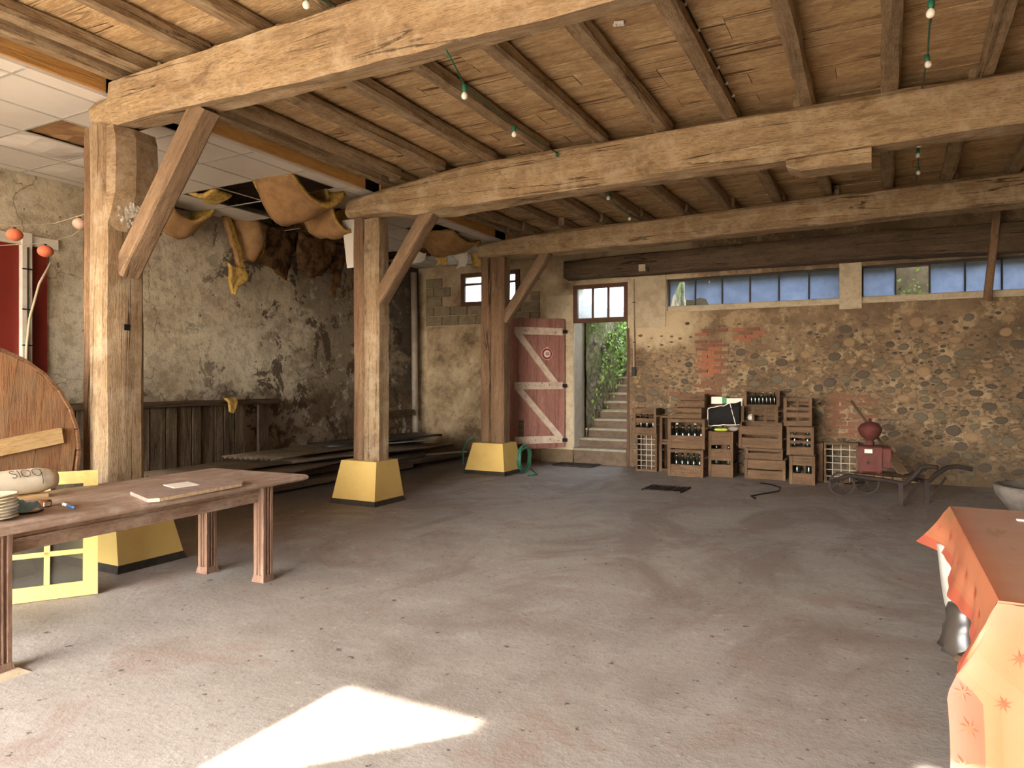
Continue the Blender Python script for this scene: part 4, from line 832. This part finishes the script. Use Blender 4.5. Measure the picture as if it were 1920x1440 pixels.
MB().box(-.035, .035, -.018, .018, -.02, 0, .004).build('body', 'paper_w', e)
for x in (-.028, 0, .028): MB().lathe([(.014, -.03), (.014, -.018)], (x, .0, 0), 10).build('terminal', 'paper_w', e)
e = empty('clipped_cable', (-1.2, 4.5, 4.08), 0, 'thin black cable clipped along a ceiling joist', 'cable')
sp(MB().tube([(-1.2, 4.4, 4.086), (-1.21, 5.4, 4.085), (-1.22, 6.7, 4.085)], .006, 5), 'wire', 'black', e)
for y in (4.8, 5.2, 5.55, 5.9, 6.25, 6.55): sp(MB().box(-1.225, -1.195, y-.01, y+.01, 4.07, 4.09), 'clip', 'paper_w', e)
# ================================================================== WALL FITTINGS
MB().tube([(-8.47, 11.72, 3.72), (-8.46, 11.74, 2.5), (-8.45, 11.74, .9), (-8.38, 11.68, .35)], .065, 12).build('drain_pipe', 'pipe', None, True, label='grey drain pipe in the far left corner', cat='pipe')
e = empty('light_switch', (-3.9, YB-.03, 1.69), 0, 'black wall switch with grey conduit beside the doorway', 'switch')
MB().box(-.035, .035, -.05, 0, -.09, .07, .008).build('box', 'black', e); MB().box(-.018, .018, -.058, -.05, -.02, .04, .003).build('rocker', 'iron', e); MB().box(-.018, .018, -.058, -.05, -.075, -.035, .003).build('socket', 'iron', e)
MB().tube([(0, -.02, .07), (0, -.02, 1.62)], .012, 8).build('conduit', 'conduit', e)
for z in (.5, 1.2): MB().box(-.02, .02, -.034, 0, z, z+.015).build('clip', 'iron', e)
e = empty('junction_box', (-3.66, 11.7, 3.45), 0, 'square grey junction box on the dark lintel', 'electrical box')
MB().box(-.06, .06, -.05, .02, -.06, .06, .008).build('box', 'concrete_l', e); MB().tube([(.06, -.02, 0), (.1, -.02, -.01), (.1, -.01, -.07)], .012, 6).build('stub', 'iron', e)
bar('leaning_pole', (1.27, 11.86, 2.64), (1.37, 11.6, 3.94), .1, .08, 'post_red', 150, .012, label='rough wooden pole standing before the right strip window', cat='pole')
# ================================================================== FLOOR THINGS
e = empty('floor_drain', (-2.7, 9.72, 0), 0, 'rusty floor drain grate in the middle of the concrete', 'drain')
MB().box(-.27, .27, -.24, .24, 0, .006).build('recess_shade', 'black', e)  # flat black plate on the floor paints the darkness under the grate
for x in [-.25+.0625*i for i in range(9)]: MB().box(x-.012, x+.012, -.23, .23, .004, .014).build('bar', 'iron', e)
for x0, x1, y0, y1 in ((-.28, .28, -.25, -.225), (-.28, .28, .225, .25), (-.28, -.255, -.25, .25), (.255, .28, -.25, .25)): MB().box(x0, x1, y0, y1, 0, .016).build('rim', 'iron', e)
MB().grid([[(-5.25+.075*i, 11.45+.06*j, .012+.012*abs(nz(i*.6, j*.6, 2))) for j in range(8)] for i in range(11)]).build('door_mat', 'mat_rug', None, True, label='dirty dark mat in front of the stairs', cat='mat').modifiers.new('t', 'SOLIDIFY').thickness = .012
MB().tube([(-1.62, 10.9, .008), (-1.45, 10.8, .008), (-1.3, 10.55, .008), (-1.28, 10.2, .008), (-1.42, 9.9, .008), (-1.55, 9.6, .008), (-1.46, 9.4, .008)], .01, 6).build('dark_cord', 'black', None, True, label='dark cord lying on the floor before the crates', cat='cord')
h = []
for k in range(90):
    a = k*.35; h.append((-5.22+.02*math.sin(k*.9)-.03*(k/90), 10.32+.2*math.cos(a), .24+.2*math.sin(a)*(1-.12*math.sin(k*.07))))
HS = empty('garden_hose', (-5.2, 10.3, 0), 0, 'coiled green garden hose behind the rear yellow plinth', 'hose')
sp(MB().tube([(-6.18, 9.95, .12), (-6.17, 9.92, .35), (-6.08, 9.9, .53), (-5.95, 9.92, .58)], .014, 7), 'loop_end', 'hose', HS, smooth=True)
sp(MB().tube(h, .014, 7), 'coil', 'hose', HS, smooth=True); sp(MB().tube([(-5.2, 10.5, .05), (-5.05, 10.35, .015), (-4.95, 10.2, .015), (-5.0, 10.0, .02)], .014, 7), 'tail', 'hose', HS, smooth=True)
# pile of sheets and planks along the left wall
def sheet(name, x, y, L, Wd, z, rz, label, mat='steel', corr=True, tz=0):
    nx = 40 if corr else 2; P = []
    for i in range(nx+1):
        u = -Wd/2+Wd*i/nx
        P.append([(u, -L/2+L*j/6+.02*nz(i, j, 2) if j in (0, 6) else -L/2+L*j/6, (.018*math.sin(u*2*math.pi/.09) if corr else 0)+.015*nz(u, j*.7, z*9)) for j in range(7)])
    o = MB().grid(P).build(name, mat, None, True, label=label, cat='sheet' if corr else 'plank', group='stack of old sheets and planks'); o.location = (x, y, z); o.rotation_euler = (R(tz), 0, R(rz))
    o.modifiers.new('t', 'SOLIDIFY').thickness = .008 if corr else .03
    return o
for i, (nm, x, y, L, z, rz) in enumerate((('plank', -7.35, 7.6, 4.6, .07, 2), ('plank', -7.75, 7.8, 5.4, .075, -1), ('plank', -8.1, 8.2, 5.6, .07, 1), ('plank', -7.5, 8.0, 5.2, .19, -2), ('plank', -7.9, 8.4, 5.2, .20, 1), ('plank', -8.25, 8.6, 5.4, .2, 0), ('plank', -7.45, 10.6, 2.4, .1, 3))):
    bar('stacked_plank', (x, y-L/2, z), (x+.02*rz, y+L/2, z), .3, .09, 'plank_x', 160+i, .012, label=['outermost bottom plank of the pile, nearest the posts', 'middle bottom plank of the pile', 'bottom plank of the pile against the wall', 'outer plank in the second layer of the pile', 'middle plank in the second layer of the pile', 'inner plank in the second layer against the wall', 'short dark plank at the far end of the pile'][i], cat='plank', group='stack of old sheets and planks')
sheet('corrugated_sheet', -7.6, 7.7, 3.2, 1.0, .30, 12, 'lower rusty corrugated sheet on the plank pile')
sheet('corrugated_sheet', -7.5, 9.0, 3.4, .95, .37, -8, 'upper corrugated sheet with a torn corner')
sheet('corrugated_sheet', -7.8, 6.9, 3.0, .9, .36, 3, 'corrugated sheet lying nearest the left post')
sheet('corrugated_sheet', -7.9, 8.6, 3.6, .9, .45, 6, 'topmost corrugated sheet against the wall')
sheet('metal_sheet', -7.7, 9.6, 2.2, .8, .50, -18, 'flat dark shiny sheet on top of the pile', 'lead', False, 2)
bar('metal_strip', (-7.45, 9.0, .47), (-7.3, 10.6, .45), .05, .02, 'rail', 190, .002, ch=.004, label='bright metal strip lying along the pile', cat='strip')
bar('pale_lath', (-7.6, 10.3, .165), (-7.1, 11.5, .165), .12, .02, 'rail', 191, .002, ch=.004, label='pale lath on the far end of the pile', cat='strip')
e = empty('plank_hoarding', (-8.4, 6.9, 0), 0, 'row of rotten upright planks against the damp wall', 'hoarding')
yy = 4.75
while yy < 7.85:
    wd = random.uniform(.14, .24)
    if random.random() < .88: sp(MB().box(-8.5, -8.46+random.uniform(0, .02), yy, yy+wd-.02, 0, 1.18+random.uniform(-.02, .02)), 'plank', 'plank_z', e)
    yy += wd
r = bar('rail', (-8.44, 4.75, 1.2), (-8.44, 8.05, 1.2), .1, .08, 'beam_dark', 193, .012); r.parent = e; r.matrix_parent_inverse = Matrix.Translation(e.location).inverted()
flap('wool_tuft', [[(-8.36, 7.0, 1.28), (-8.34, 7.02, 1.2), (-8.36, 7.05, 1.08)], [(-8.36, 7.16, 1.28), (-8.32, 7.16, 1.2), (-8.36, 7.12, 1.06)]], ('wool', 'wool'), .05, 'yellow wool tuft caught on the plank rail', 6, .03)
bar('wall_ledge', (-8.45, 10.3, .85), (-8.45, 11.6, .9), .16, .1, 'beam_dark', 194, .01, label='dark timber ledge at the foot of the pipe', cat='timber')
# ================================================================== CRATES
def crate(label, x0, x1, y0, dp, z0, z1, front, side=((0, .3), (.36, .66), (.72, 1)), mid=0, rz=0, post=.03, back=True, fp=True, mat='crate', grp='wooden bottle crates'):
    """slatted crate: front = list of (from, to) slat heights as fractions; mid = number of extra uprights"""
    W, H = x1-x0, z1-z0
    e = empty('bottle_crate', ((x0+x1)/2, y0+dp/2, z0), rz, label, 'crate', grp)
    a, b = -W/2, W/2; c, d = -dp/2, dp/2; t = .014
    for x in (a+t, b-t-post):
        for y in (c+t, d-t-post): MB().box(x, x+post, y, y+post, 0, H).build('corner_post', mat+'_z', e)
    for f0, f1 in front: MB().box(a, b, c, c+t, f0*H+.003, f1*H-.003).build('slat', mat, e)
    for i in range(mid): x = a+W*(i+1)/(mid+1); MB().box(x-.015, x+.015, c-.008, c, 0, H).build('upright', mat+'_z', e)
    for f0, f1 in side:
        for x in (a, b-t): MB().box(x, x+t, c+t, d-t, f0*H+.003, f1*H-.003).build('slat', mat+'_y', e)
        if back: MB().box(a, b, d-t, d, f0*H+.003, f1*H-.003).build('slat', mat, e)
    if fp:
        for x in (a, b-.045): MB().box(x, x+.045, c-.012, c, 0, H).build('front_batten', mat+'_z', e)
    n = 3
    for i in range(n): MB().box(a+t, b-t, c+t+(dp-2*t)*i/n+.004, c+t+(dp-2*t)*(i+1)/n-.004, .005, .018).build('bottom_slat', mat, e)
    return e
def wirecrate(label, x0, x1, y0, dp, z0, z1, nx, nzz, grp='wire bottle racks'):
    W, H = x1-x0, z1-z0; e = empty('bottle_rack', ((x0+x1)/2, y0+dp/2, z0), 0, label, 'rack', grp); a, b = -W/2, W/2; c, d = -dp/2, dp/2
    for p0, p1, q0, q1 in ((a, b, 0, .03), (a, b, H-.03, H), (a, a+.03, .03, H-.03), (b-.03, b, .03, H-.03)):
        for y in (c, d-.03): MB().box(p0, p1, y, y+.03, q0, q1).build('frame_bar', 'crate', e)
    for x in (a, b-.015): MB().box(x, x+.015, c+.03, d-.03, 0, H).build('side_board', 'crate_y', e)
    for i in range(1, nx): x = a+W*i/nx; MB().tube([(x, c+.008, .02), (x, c+.008, H-.02)], .005, 5).build('wire', 'rail', e)
    for i in range(1, nzz): z = H*i/nzz; MB().tube([(a+.02, c+.012, z), (b-.02, c+.012, z)], .005, 5).build('wire', 'rail', e)
    return e
botm = MB().lathe([(.001, 0), (.034, .002), (.036, .01), (.036, .15), (.03, .185), (.014, .215), (.013, .26), (.015, .262), (.015, .275)], n=12).mesh('bottle', 'glassb', True)
capm = MB().lathe([(.0155, .262), (.0155, .282), (.001, .283)], n=10).mesh('cap', 'cork', True)
def bottles(e, n, z, where, rows=1, sc=1., capped=(1, 3), y=.0):
    W = max((v[0] for ch in e.children for v in ch.bound_box))-.05
    n = min(n, 1+int((2*W-.09)/(.074*sc)))
    for i in range(n):
        x = e.location.x-W+.045+(2*W-.09)*i/max(n-1, 1)
        o = inst('bottle', botm, None, (x, e.location.y+y-.03, z), (0, 0, 0), (sc, sc, sc), label='%s dark bottle from the left in %s' % (ORD[i], where), cat='bottle', group='dark bottles in crates')
        if i in capped: inst('cap', capm, o)
F2 = ((0, .24), (.4, .6), (.76, 1)); FO = ((0, .45), (.88, 1)); F3 = ((0, .28), (.36, .62), (.7, 1)); FULL = ((0, .46), (.52, 1))
# stack by the doorway
wirecrate('low wire bottle rack beside the stair doorway, under the small crate', -3.72, -3.36, 11.5, .33, 0, .63, 4, 7)
c = crate('small crate with two slots at the top of the doorway stack', -3.76, -3.36, 11.48, .35, .635, 1.06, F2); bottles(c, 4, .66, 'the two-slot crate by the doorway', sc=1.15)
crate('narrow dark crate wedged behind the doorway rack, lower of two', -3.35, -3.15, 11.62, .3, 0, .5, ((0, .1), (.9, 1)))
crate('narrow dark crate wedged behind the doorway rack, upper of two', -3.35, -3.12, 11.64, .3, .505, .93, ((0, .08), (.92, 1)))
# second stack
c = crate('bottom crate of the stack left of the black bag, with loose bottles', -3.06, -2.50, 11.1, .42, 0, .43, FO); bottles(c, 6, .03, 'the bottom crate left of the black bag', sc=1.25, capped=(0, 4))
c = crate('middle bottle crate with wide lower board, left of the black bag', -3.06, -2.48, 11.12, .42, .44, .91, FO); bottles(c, 6, .47, 'the middle crate left of the black bag', sc=1.3, capped=(0, 3, 5))
crate('closed shallow box lying on the middle bottle crate', -2.99, -2.54, 11.15, .38, .92, 1.09, FULL, FULL, fp=False)
crate('topmost closed box on the stack left of the black bag', -2.93, -2.52, 11.2, .36, 1.10, 1.31, FULL, FULL, rz=4, fp=False)
# single tall crate under the bag
c = crate('tall three-board crate under the black bag', -2.47, -2.09, 11.32, .38, 0, .72, F3); bottles(c, 4, .03, 'the tall crate under the black bag, added to darken its slots', sc=1.9, capped=())  # bottles added so the gaps between the boards look dark
# wide stack
crate('bottom crate of the wide stack right of the black bag', -1.93, -1.33, 11.38, .4, 0, .3, FULL)
crate('second crate up in the wide stack', -1.92, -1.37, 11.4, .38, .305, .47, ((0, .6), (.75, 1)))
crate('third crate up in the wide stack, with two broad boards', -2.02, -1.38, 11.4, .38, .475, .87, ((0, .4), (.52, .86)))
c = crate('open-fronted crate holding a white cup in the wide stack', -1.99, -1.44, 11.42, .36, .875, 1.12, ((0, .06), (.94, 1)), mid=2)
c2 = crate('topmost open crate full of dark bottles in the wide stack', -1.95, -1.42, 11.44, .34, 1.125, 1.36, ((0, .06), (.94, 1))); bottles(c2, 7, 1.15, 'the topmost crate of the wide stack', sc=.66, capped=(3, 5))
MB().lathe([(.02, 0), (.05, .01), (.06, .05), (.045, .08), (.02, .1)], (0, 0, 0), 14).build('white_cup', 'bucket', None, True, loc=(-1.85, 11.52, .897), label='small white cup inside the open-fronted crate', cat='cup')
# right stack
c = crate('bottom square crate of the right stack', -1.24, -.89, 11.05, .38, 0, .42, ((0, .4), (.66, 1)), mid=0); bottles(c, 4, .03, 'the bottom square crate of the right stack, added to darken its slot', sc=1.3, capped=())  # added bottles stand in for the dark inside of this crate
c = crate('middle slatted crate of the right stack', -1.28, -.91, 11.1, .36, .425, .84, ((0, .3), (.4, .52), (.6, .72), (.8, 1))); bottles(c, 4, .455, 'the middle slatted crate of the right stack, added to darken its slots', sc=1.25, capped=())  # these bottles too are added to make the slots dark
crate('top crate of the right stack with a dark slot', -1.33, -.94, 11.15, .34, .845, 1.26, ((0, .2), (.3, .5), (.55, .68), (.88, 1)), mid=1)
crate('dark crate in the shadow beside the right stack', -1.06, -.82, 11.52, .36, 0, .58, F3)
wirecrate('wire bottle rack standing behind the red mill', -.80, -.34, 11.44, .3, 0, .60, 4, 6)
# bag, packets
e = empty('shopping_bag', (-2.24, 11.45, .79), 0, 'black shopping bag with white piping on the tall crate', 'bag')
P = [[(-.24+.48*i/10+.02*nz(j, i, 1), -.1+.05*nz(i*.5, j*.5, 3)-.03*math.sin(math.pi*j/8), .015+.36*j/8*(1-.25*(1-i/10))+.02*nz(i*.5, j*.5, 7)+.03*i/10) for j in range(9)] for i in range(11)]
Q = [[(x, y+.16+.02*nz(x*9, z*9, 2), z) for x, y, z in r] for r in P]
m = MB().grid(P).grid([r[::-1] for r in Q]); m.loft([[P[i][0], P[i][8], Q[i][8], Q[i][0]] for i in range(11)])
m.build('body', 'bag', e, True)
pipe_ = [P[i][8] for i in range(0, 11)]; pipe2 = [P[i][0] for i in range(0, 11)]
for pl in (pipe_, pipe2, [P[0][j] for j in range(9)], [Vector(P[7][8]).lerp(Vector(P[9][0]), t/4)+Vector((0, -.02, 0)) for t in range(5)]): MB().tube([Vector(q)+Vector((0, -.006, 0)) for q in pl], .006, 5).build('piping', 'paper_w', e)
MB().box(-.22, -.05, .03, .06, .36, .47).build('white_lining', 'paper_w', e); MB().box(-.05, .02, .028, .062, .37, .46).build('green_print', 'green', e); MB().box(.02, .26, .03, .06, .33, .45).build('white_lining', 'paper_w', e)
MB().lathe([(.001, -.12), (.035, -.08), (.04, 0), (.035, .07), (.001, .11)], (0, 0, 0), 10, 'x', 1, .6).build('lime_packet', 'lime', None, True, loc=(-2.28, 11.36, .745), label='lime green packet under the black bag', cat='packet')
MB().lathe([(.001, -.09), (.04, -.05), (.05, 0), (.04, .05), (.001, .09)], (0, 0, 0), 9, 'x', 1, .8).build('crumpled_paper', 'stone_basin', None, False, loc=(-2.1, 11.4, .765), label='crumpled grey paper beside the lime packet', cat='paper')
# ================================================================== BARROW, MILL, PADDLE
BA = empty('hand_barrow', (0, 10.3, 0), 0, 'old black iron hand barrow with two small wheels', 'barrow')
def bp(mb, name, mat='iron', **k): return sp(mb, name, mat, BA, **k)
n_ = [(-.62, 10.02, .2), (-.4, 10.0, .3), (.0, 9.8, .29), (.22, 9.7, .27), (.3, 9.68, .36), (.38, 9.66, .47), (.42, 9.65, .5), (.55, 9.6, .5)]
f_ = [(-.35, 10.5, .2), (-.15, 10.5, .3), (.2, 10.3, .28), (.48, 10.14, .26), (.58, 10.1, .38), (.68, 10.06, .46), (.78, 10.02, .48), (.92, 9.96, .46)]
for q in (n_, f_): bp(MB().tube(q, .022, 8, flat=1.3), 'rail', smooth=True)
for (x, y) in ((.17, 9.71), (.46, 10.14)):
    bp(MB().box(x-.025, x+.025, y-.02, y+.02, 0, .28), 'leg'); bp(MB().tube([(x+.03, y, .03), (x+.2, y-.06, .33)], .014, 6), 'leg_brace'); bp(MB().box(x-.03, x+.05, y-.03, y+.03, 0, .012), 'foot_plate')
for (x, y) in ((-.5, 10.16), (-.22, 10.52)):
    w_ = bp(MB().loft([[(x+r*math.cos(a), y+dy, .16+r*math.sin(a)) for r, dy in ((.16, -.015), (.16, .015), (.135, .015), (.135, -.015))] for a in [2*math.pi*k/28 for k in range(29)]], cap=False), 'wheel', smooth=False)
    h_ = MB().lathe([(.03, -.03), (.03, .03)], (x, y, .16), 12, 'y').build('hub', 'iron'); h_.parent = w_
    for k in range(5):
        a = 2*math.pi*k/5; o = MB().tube([(x, y, .16), (x+.14*math.cos(a), y, .16+.14*math.sin(a))], .01, 6).build('spoke', 'iron'); o.parent = w_
bp(MB().tube([(-.5, 10.16, .16), (-.22, 10.52, .16)], .015, 6), 'axle')
for k in range(6):
    t = k/6; a0 = Vector((-.42, 10.0, .31)).lerp(Vector((.2, 9.72, .31)), t); a1 = Vector((-.14, 10.5, .31)).lerp(Vector((.46, 10.16, .31)), t); st = Vector((.085, -.04, 0))
    bp(MB().loft([[a0, a0+st, a1+st, a1], [p+Vector((0, 0, .025)) for p in (a0, a0+st, a1+st, a1)]]), 'deck_board', 'crate')
MI = empty('grain_mill', (-.17, 10.24, .336), 0, 'dull red mill with round hopper standing on the barrow', 'mill')
MB().box(-.14, .14, -.13, .13, 0, .34, .02).build('body', 'red_metal', MI); MB().box(.14, .24, -.1, .1, .06, .32, .015).build('side_housing', 'red_metal', MI)
MB().lathe([(.05, .34), (.055, .38), (.04, .40), (.06, .415), (.115, .47), (.14, .53), (.14, .55), (.145, .555), (.11, .61), (.05, .645), (.02, .65), (.018, .69)], (0, 0, 0), 22).build('hopper', 'red_metal', MI, True)
MB().box(-.06, .03, -.134, -.13, .25, .30).build('plate_label', 'paper_w', MI); MB().lathe([(.02, -.14), (.02, -.128)], (-.02, 0, .13), 10, 'y').build('knob', 'iron', MI)
for x in (-.1, .1): MB().box(x-.02, x+.02, -.15, .15, -.0, .03).build('foot_rail', 'red_metal', MI)
bar('wooden_paddle', (-.42, 11.2, 1.22), (.2, 10.0, .36), .035, .035, 'crate', 220, .003, ch=.008, label='long wooden paddle leaning across the barrow beside the mill', cat='paddle')
o = bar('blade', (-.02, 10.42, .665), (.2, 10.0, .37), .13, .03, 'crate', 221, .003, ch=.008); o.parent = bpy.data.objects['wooden_paddle']; o.matrix_parent_inverse = bpy.data.objects['wooden_paddle'].matrix_basis.inverted()
e = empty('stone_basin', (1.62, 9.75, 0), 0, 'round grey stone basin at the right edge behind the orange table', 'basin')
MB().lathe([(.3, 0), (.36, .03), (.5, .22), (.52, .3), (.5, .33), (.45, .33), (.42, .3), (.3, .2), (.001, .18)], (0, 0, 0), 30).build('bowl', 'stone_basin', e, True)
# ================================================================== TABLE WITH ORANGE CLOTH (right)
X0, X1, Y0, Y1, ZT = .33, 1.45, 2.86, 4.93, .76
TB = empty('trestle_table', (X0+.5, (Y0+Y1)/2, 0), 0, 'plain table hidden under the orange cloth', 'table')
sp(MB().box(X0+.01, X1, Y0+.01, Y1-.01, .72, .755), 'table_top', 'crate', TB)
for x in (X0+.1, X1-.1):
    for y in (Y0+.15, Y1-.25): sp(MB().box(x-.03, x+.03, y-.03, y+.03, 0, .72), 'leg', 'crate_z', TB)
CL = empty('tablecloth', (X0, Y0, ZT), 0, 'orange oilcloth with printed red stars draped over the right table', 'tablecloth')
def cloth(P, U, name):
    """P grid of points, U grid of (topness, distance from hem)"""
    mb = MB().grid(P); me = mb.mesh(name, 'cloth', True); uv = me.uv_layers.new(name='UVMap'); fl = [u for r in U for u in r]
    for lp in me.loops: uv.data[lp.index].uv = fl[lp.vertex_index]
    o = bpy.data.objects.new(name, me); COL.objects.link(o); o.parent = CL; o.matrix_parent_inverse = Matrix.Translation(CL.location).inverted(); return o
ny = 44; nx = 16
top = [[(X0+.012+(X1-X0-.012)*i/nx, Y0+.012+(Y1-Y0-.02)*j/ny, ZT+.001+.0015*nz(i*.7, j*.4, 2)) for j in range(ny+1)] for i in range(nx+1)]
cloth(top, [[(min(1., i*.7)*min(1., j*.7), .6) for j in range(ny+1)] for i in range(nx+1)], 'cloth_top')
# left drop: waves increase downwards; far corner flares out
DS = .25; ns = 12
def leftp(y, t):
    f = (y-Y0)/(Y1-Y0); far = max(0, (f-.82)/.18); near = max(0, (.12-f)/.12)
    d = DS*t*(1-.08*math.sin(f*9)); wv = .02*math.sin(f*13+1.2)+.006*math.sin(f*41)
    edge = .012*(1-math.cos(t*math.pi/2))
    x = X0+.012-.012*min(1, t*6)-t*t*(.045+wv)-far*far*.10*t-near*.05*t; yy = y+far*far*.08*t-near*.06*t
    return (x, yy, ZT-d*(1 if t > .08 else t*9)+(.0 if t else 0)-far*.0)
LP = [[leftp(Y0+.012+(Y1-Y0-.02)*j/ny, (i/ns)**1.0) for j in range(ny+1)] for i in range(ns+1)]
for j in range(ny+1): LP[0][j] = top[0][j]
cloth(LP, [[(0, DS*(1-i/ns)) for j in range(ny+1)] for i in range(ns+1)], 'side_drop')
# near drop with flaring corner
DN = .74; nn = 26; nxx = 30
def nearp(x, t):
    d = DN*t; fl = min(d/.33, 1.)
    k = (x-X0)/(X1-X0)
    s_ = x-(.165*fl+.008*math.sin(d*9))*max(0, 1-k*7)
    y = Y0+.012-.012*min(1, t*8)-.03*t-.045*t*math.sin(k*21+.8)-.02*t*math.sin(k*47)
    return (s_, y, ZT-d)
NP = [[nearp(X0+.012+(X1-X0-.012)*j/nxx, i/nn) for j in range(nxx+1)] for i in range(nn+1)]
for j in range(nxx+1): NP[0][j] = (NP[0][j][0], Y0+.012, ZT+.001)
def hemd(j, i):
    d = DN*i/nn; x = (X1-X0)*j/nxx
    return min(DN-d, x*1.0+max(0, .25-min(d, .33)*.76))
cloth(NP, [[(0, hemd(j, i)) for j in range(nxx+1)] for i in range(nn+1)], 'near_drop')
# fold joining the side drop to the near drop at the corner
CO = []
for i in range(ns+1):
    a = Vector(LP[i][0]); d = ZT-a.z; ii = min(nn, int(round(d/DN*nn))); b = Vector(NP[ii][0]); b = b.lerp(Vector(NP[min(nn, ii+1)][0]), .3)
    CO.append([a, a.lerp(b, .5)+Vector((-.004, .0, 0)), b])
cloth([[tuple(p) for p in r] for r in CO], [[(0, DS*(1-i/ns))]*3 for i in range(ns+1)], 'corner_fold')
# printed stars: thin shapes lying on the drops
def star(fn, u, v, r, mat, rot, nrm):
    c = Vector(fn(u, v)); e1 = (Vector(fn(u+.01, v))-c).normalized(); e2 = (Vector(fn(u, v+.01))-c).normalized(); n3 = e1.cross(e2).normalized()
    if n3.dot(Vector(nrm)) < 0: n3 = -n3
    pts = []
    for k in range(16):
        a = rot+2*math.pi*k/16; rr = r if k % 2 == 0 else r*.33
        if k % 4 == 0: rr *= 1.25
        pts.append(c+n3*.005+(e1*math.cos(a)+e2*math.sin(a))*rr)
    o = MB().add([c+n3*.0055]+pts, [(0, 1+k, 1+(k+1) % 16) for k in range(16)]).build('printed_star', mat)
    o.parent = CL; o.matrix_parent_inverse = Matrix.Translation(CL.location).inverted()
for (u, v, r) in ((X0+.03, .42, .03), (X0+.04, .57, .032), (X0+.03, .74, .034), (X0+.1, .24, .03), (X0+.09, .45, .026), (X0+.17, .68, .03), (X0+.21, .5, .028), (X0+.3, .3, .03), (X0+.36, .6, .03), (X0+.48, .42, .03)): star(nearp, u, v, r, 'star', .3*u*10, (0, -1, 0))
for (u, v, r, m) in ((4.82, .5, .034, 'star_p'), (4.55, .5, .042, 'star'), (4.3, .62, .034, 'star'), (3.7, .45, .034, 'star'), (3.4, .5, .036, 'star'), (3.16, .6, .032, 'star'), (4.02, .5, .03, 'star')): star(leftp, u, v, r, m, u, (-1, 0, .2))
MB().box(.62, .66, 4.55, 4.58, .7625, .772).build('crumb', 'paper_w', label='small white crumb on the orange cloth', cat='crumb')
# things under the right table
BK = empty('plastic_sack', (.35, 4.74, 0), 0, 'white plastic sack hanging under the orange cloth', 'sack')
rg = []
for i in range(9):
    t = i/8; z = .17+.40*t; r = .03+.065*t**.7
    rg.append([(r*math.cos(a)*(1+.1*math.sin(3*a+t*2)), r*math.sin(a)*(1+.1*math.sin(3*a+t*2)), z) for a in [2*math.pi*k/16 for k in range(16)]])
MB().loft(rg).build('sack_body', 'bucket', BK, True)
GB = [[(.40+(.13-.05*j/6)*math.cos(2*math.pi*i/14)*(1+.3*nz(i*.9, j*.7, 1)), 4.66+(.16-.07*j/6)*math.sin(2*math.pi*i/14)*(1+.3*nz(i*.9, j*.7, 4)), .26*j/6) for i in range(14)] for j in range(7)]
MB().loft(GB).build('grey_bag', 'bag_g', None, True, label='crumpled dark plastic bag on the floor under the right table', cat='bag')
bar('wood_block', (.36, 4.46, .025), (.62, 4.3, .025), .12, .045, 'crate', 230, .004, label='short wooden plank on the floor below the orange cloth', cat='plank')
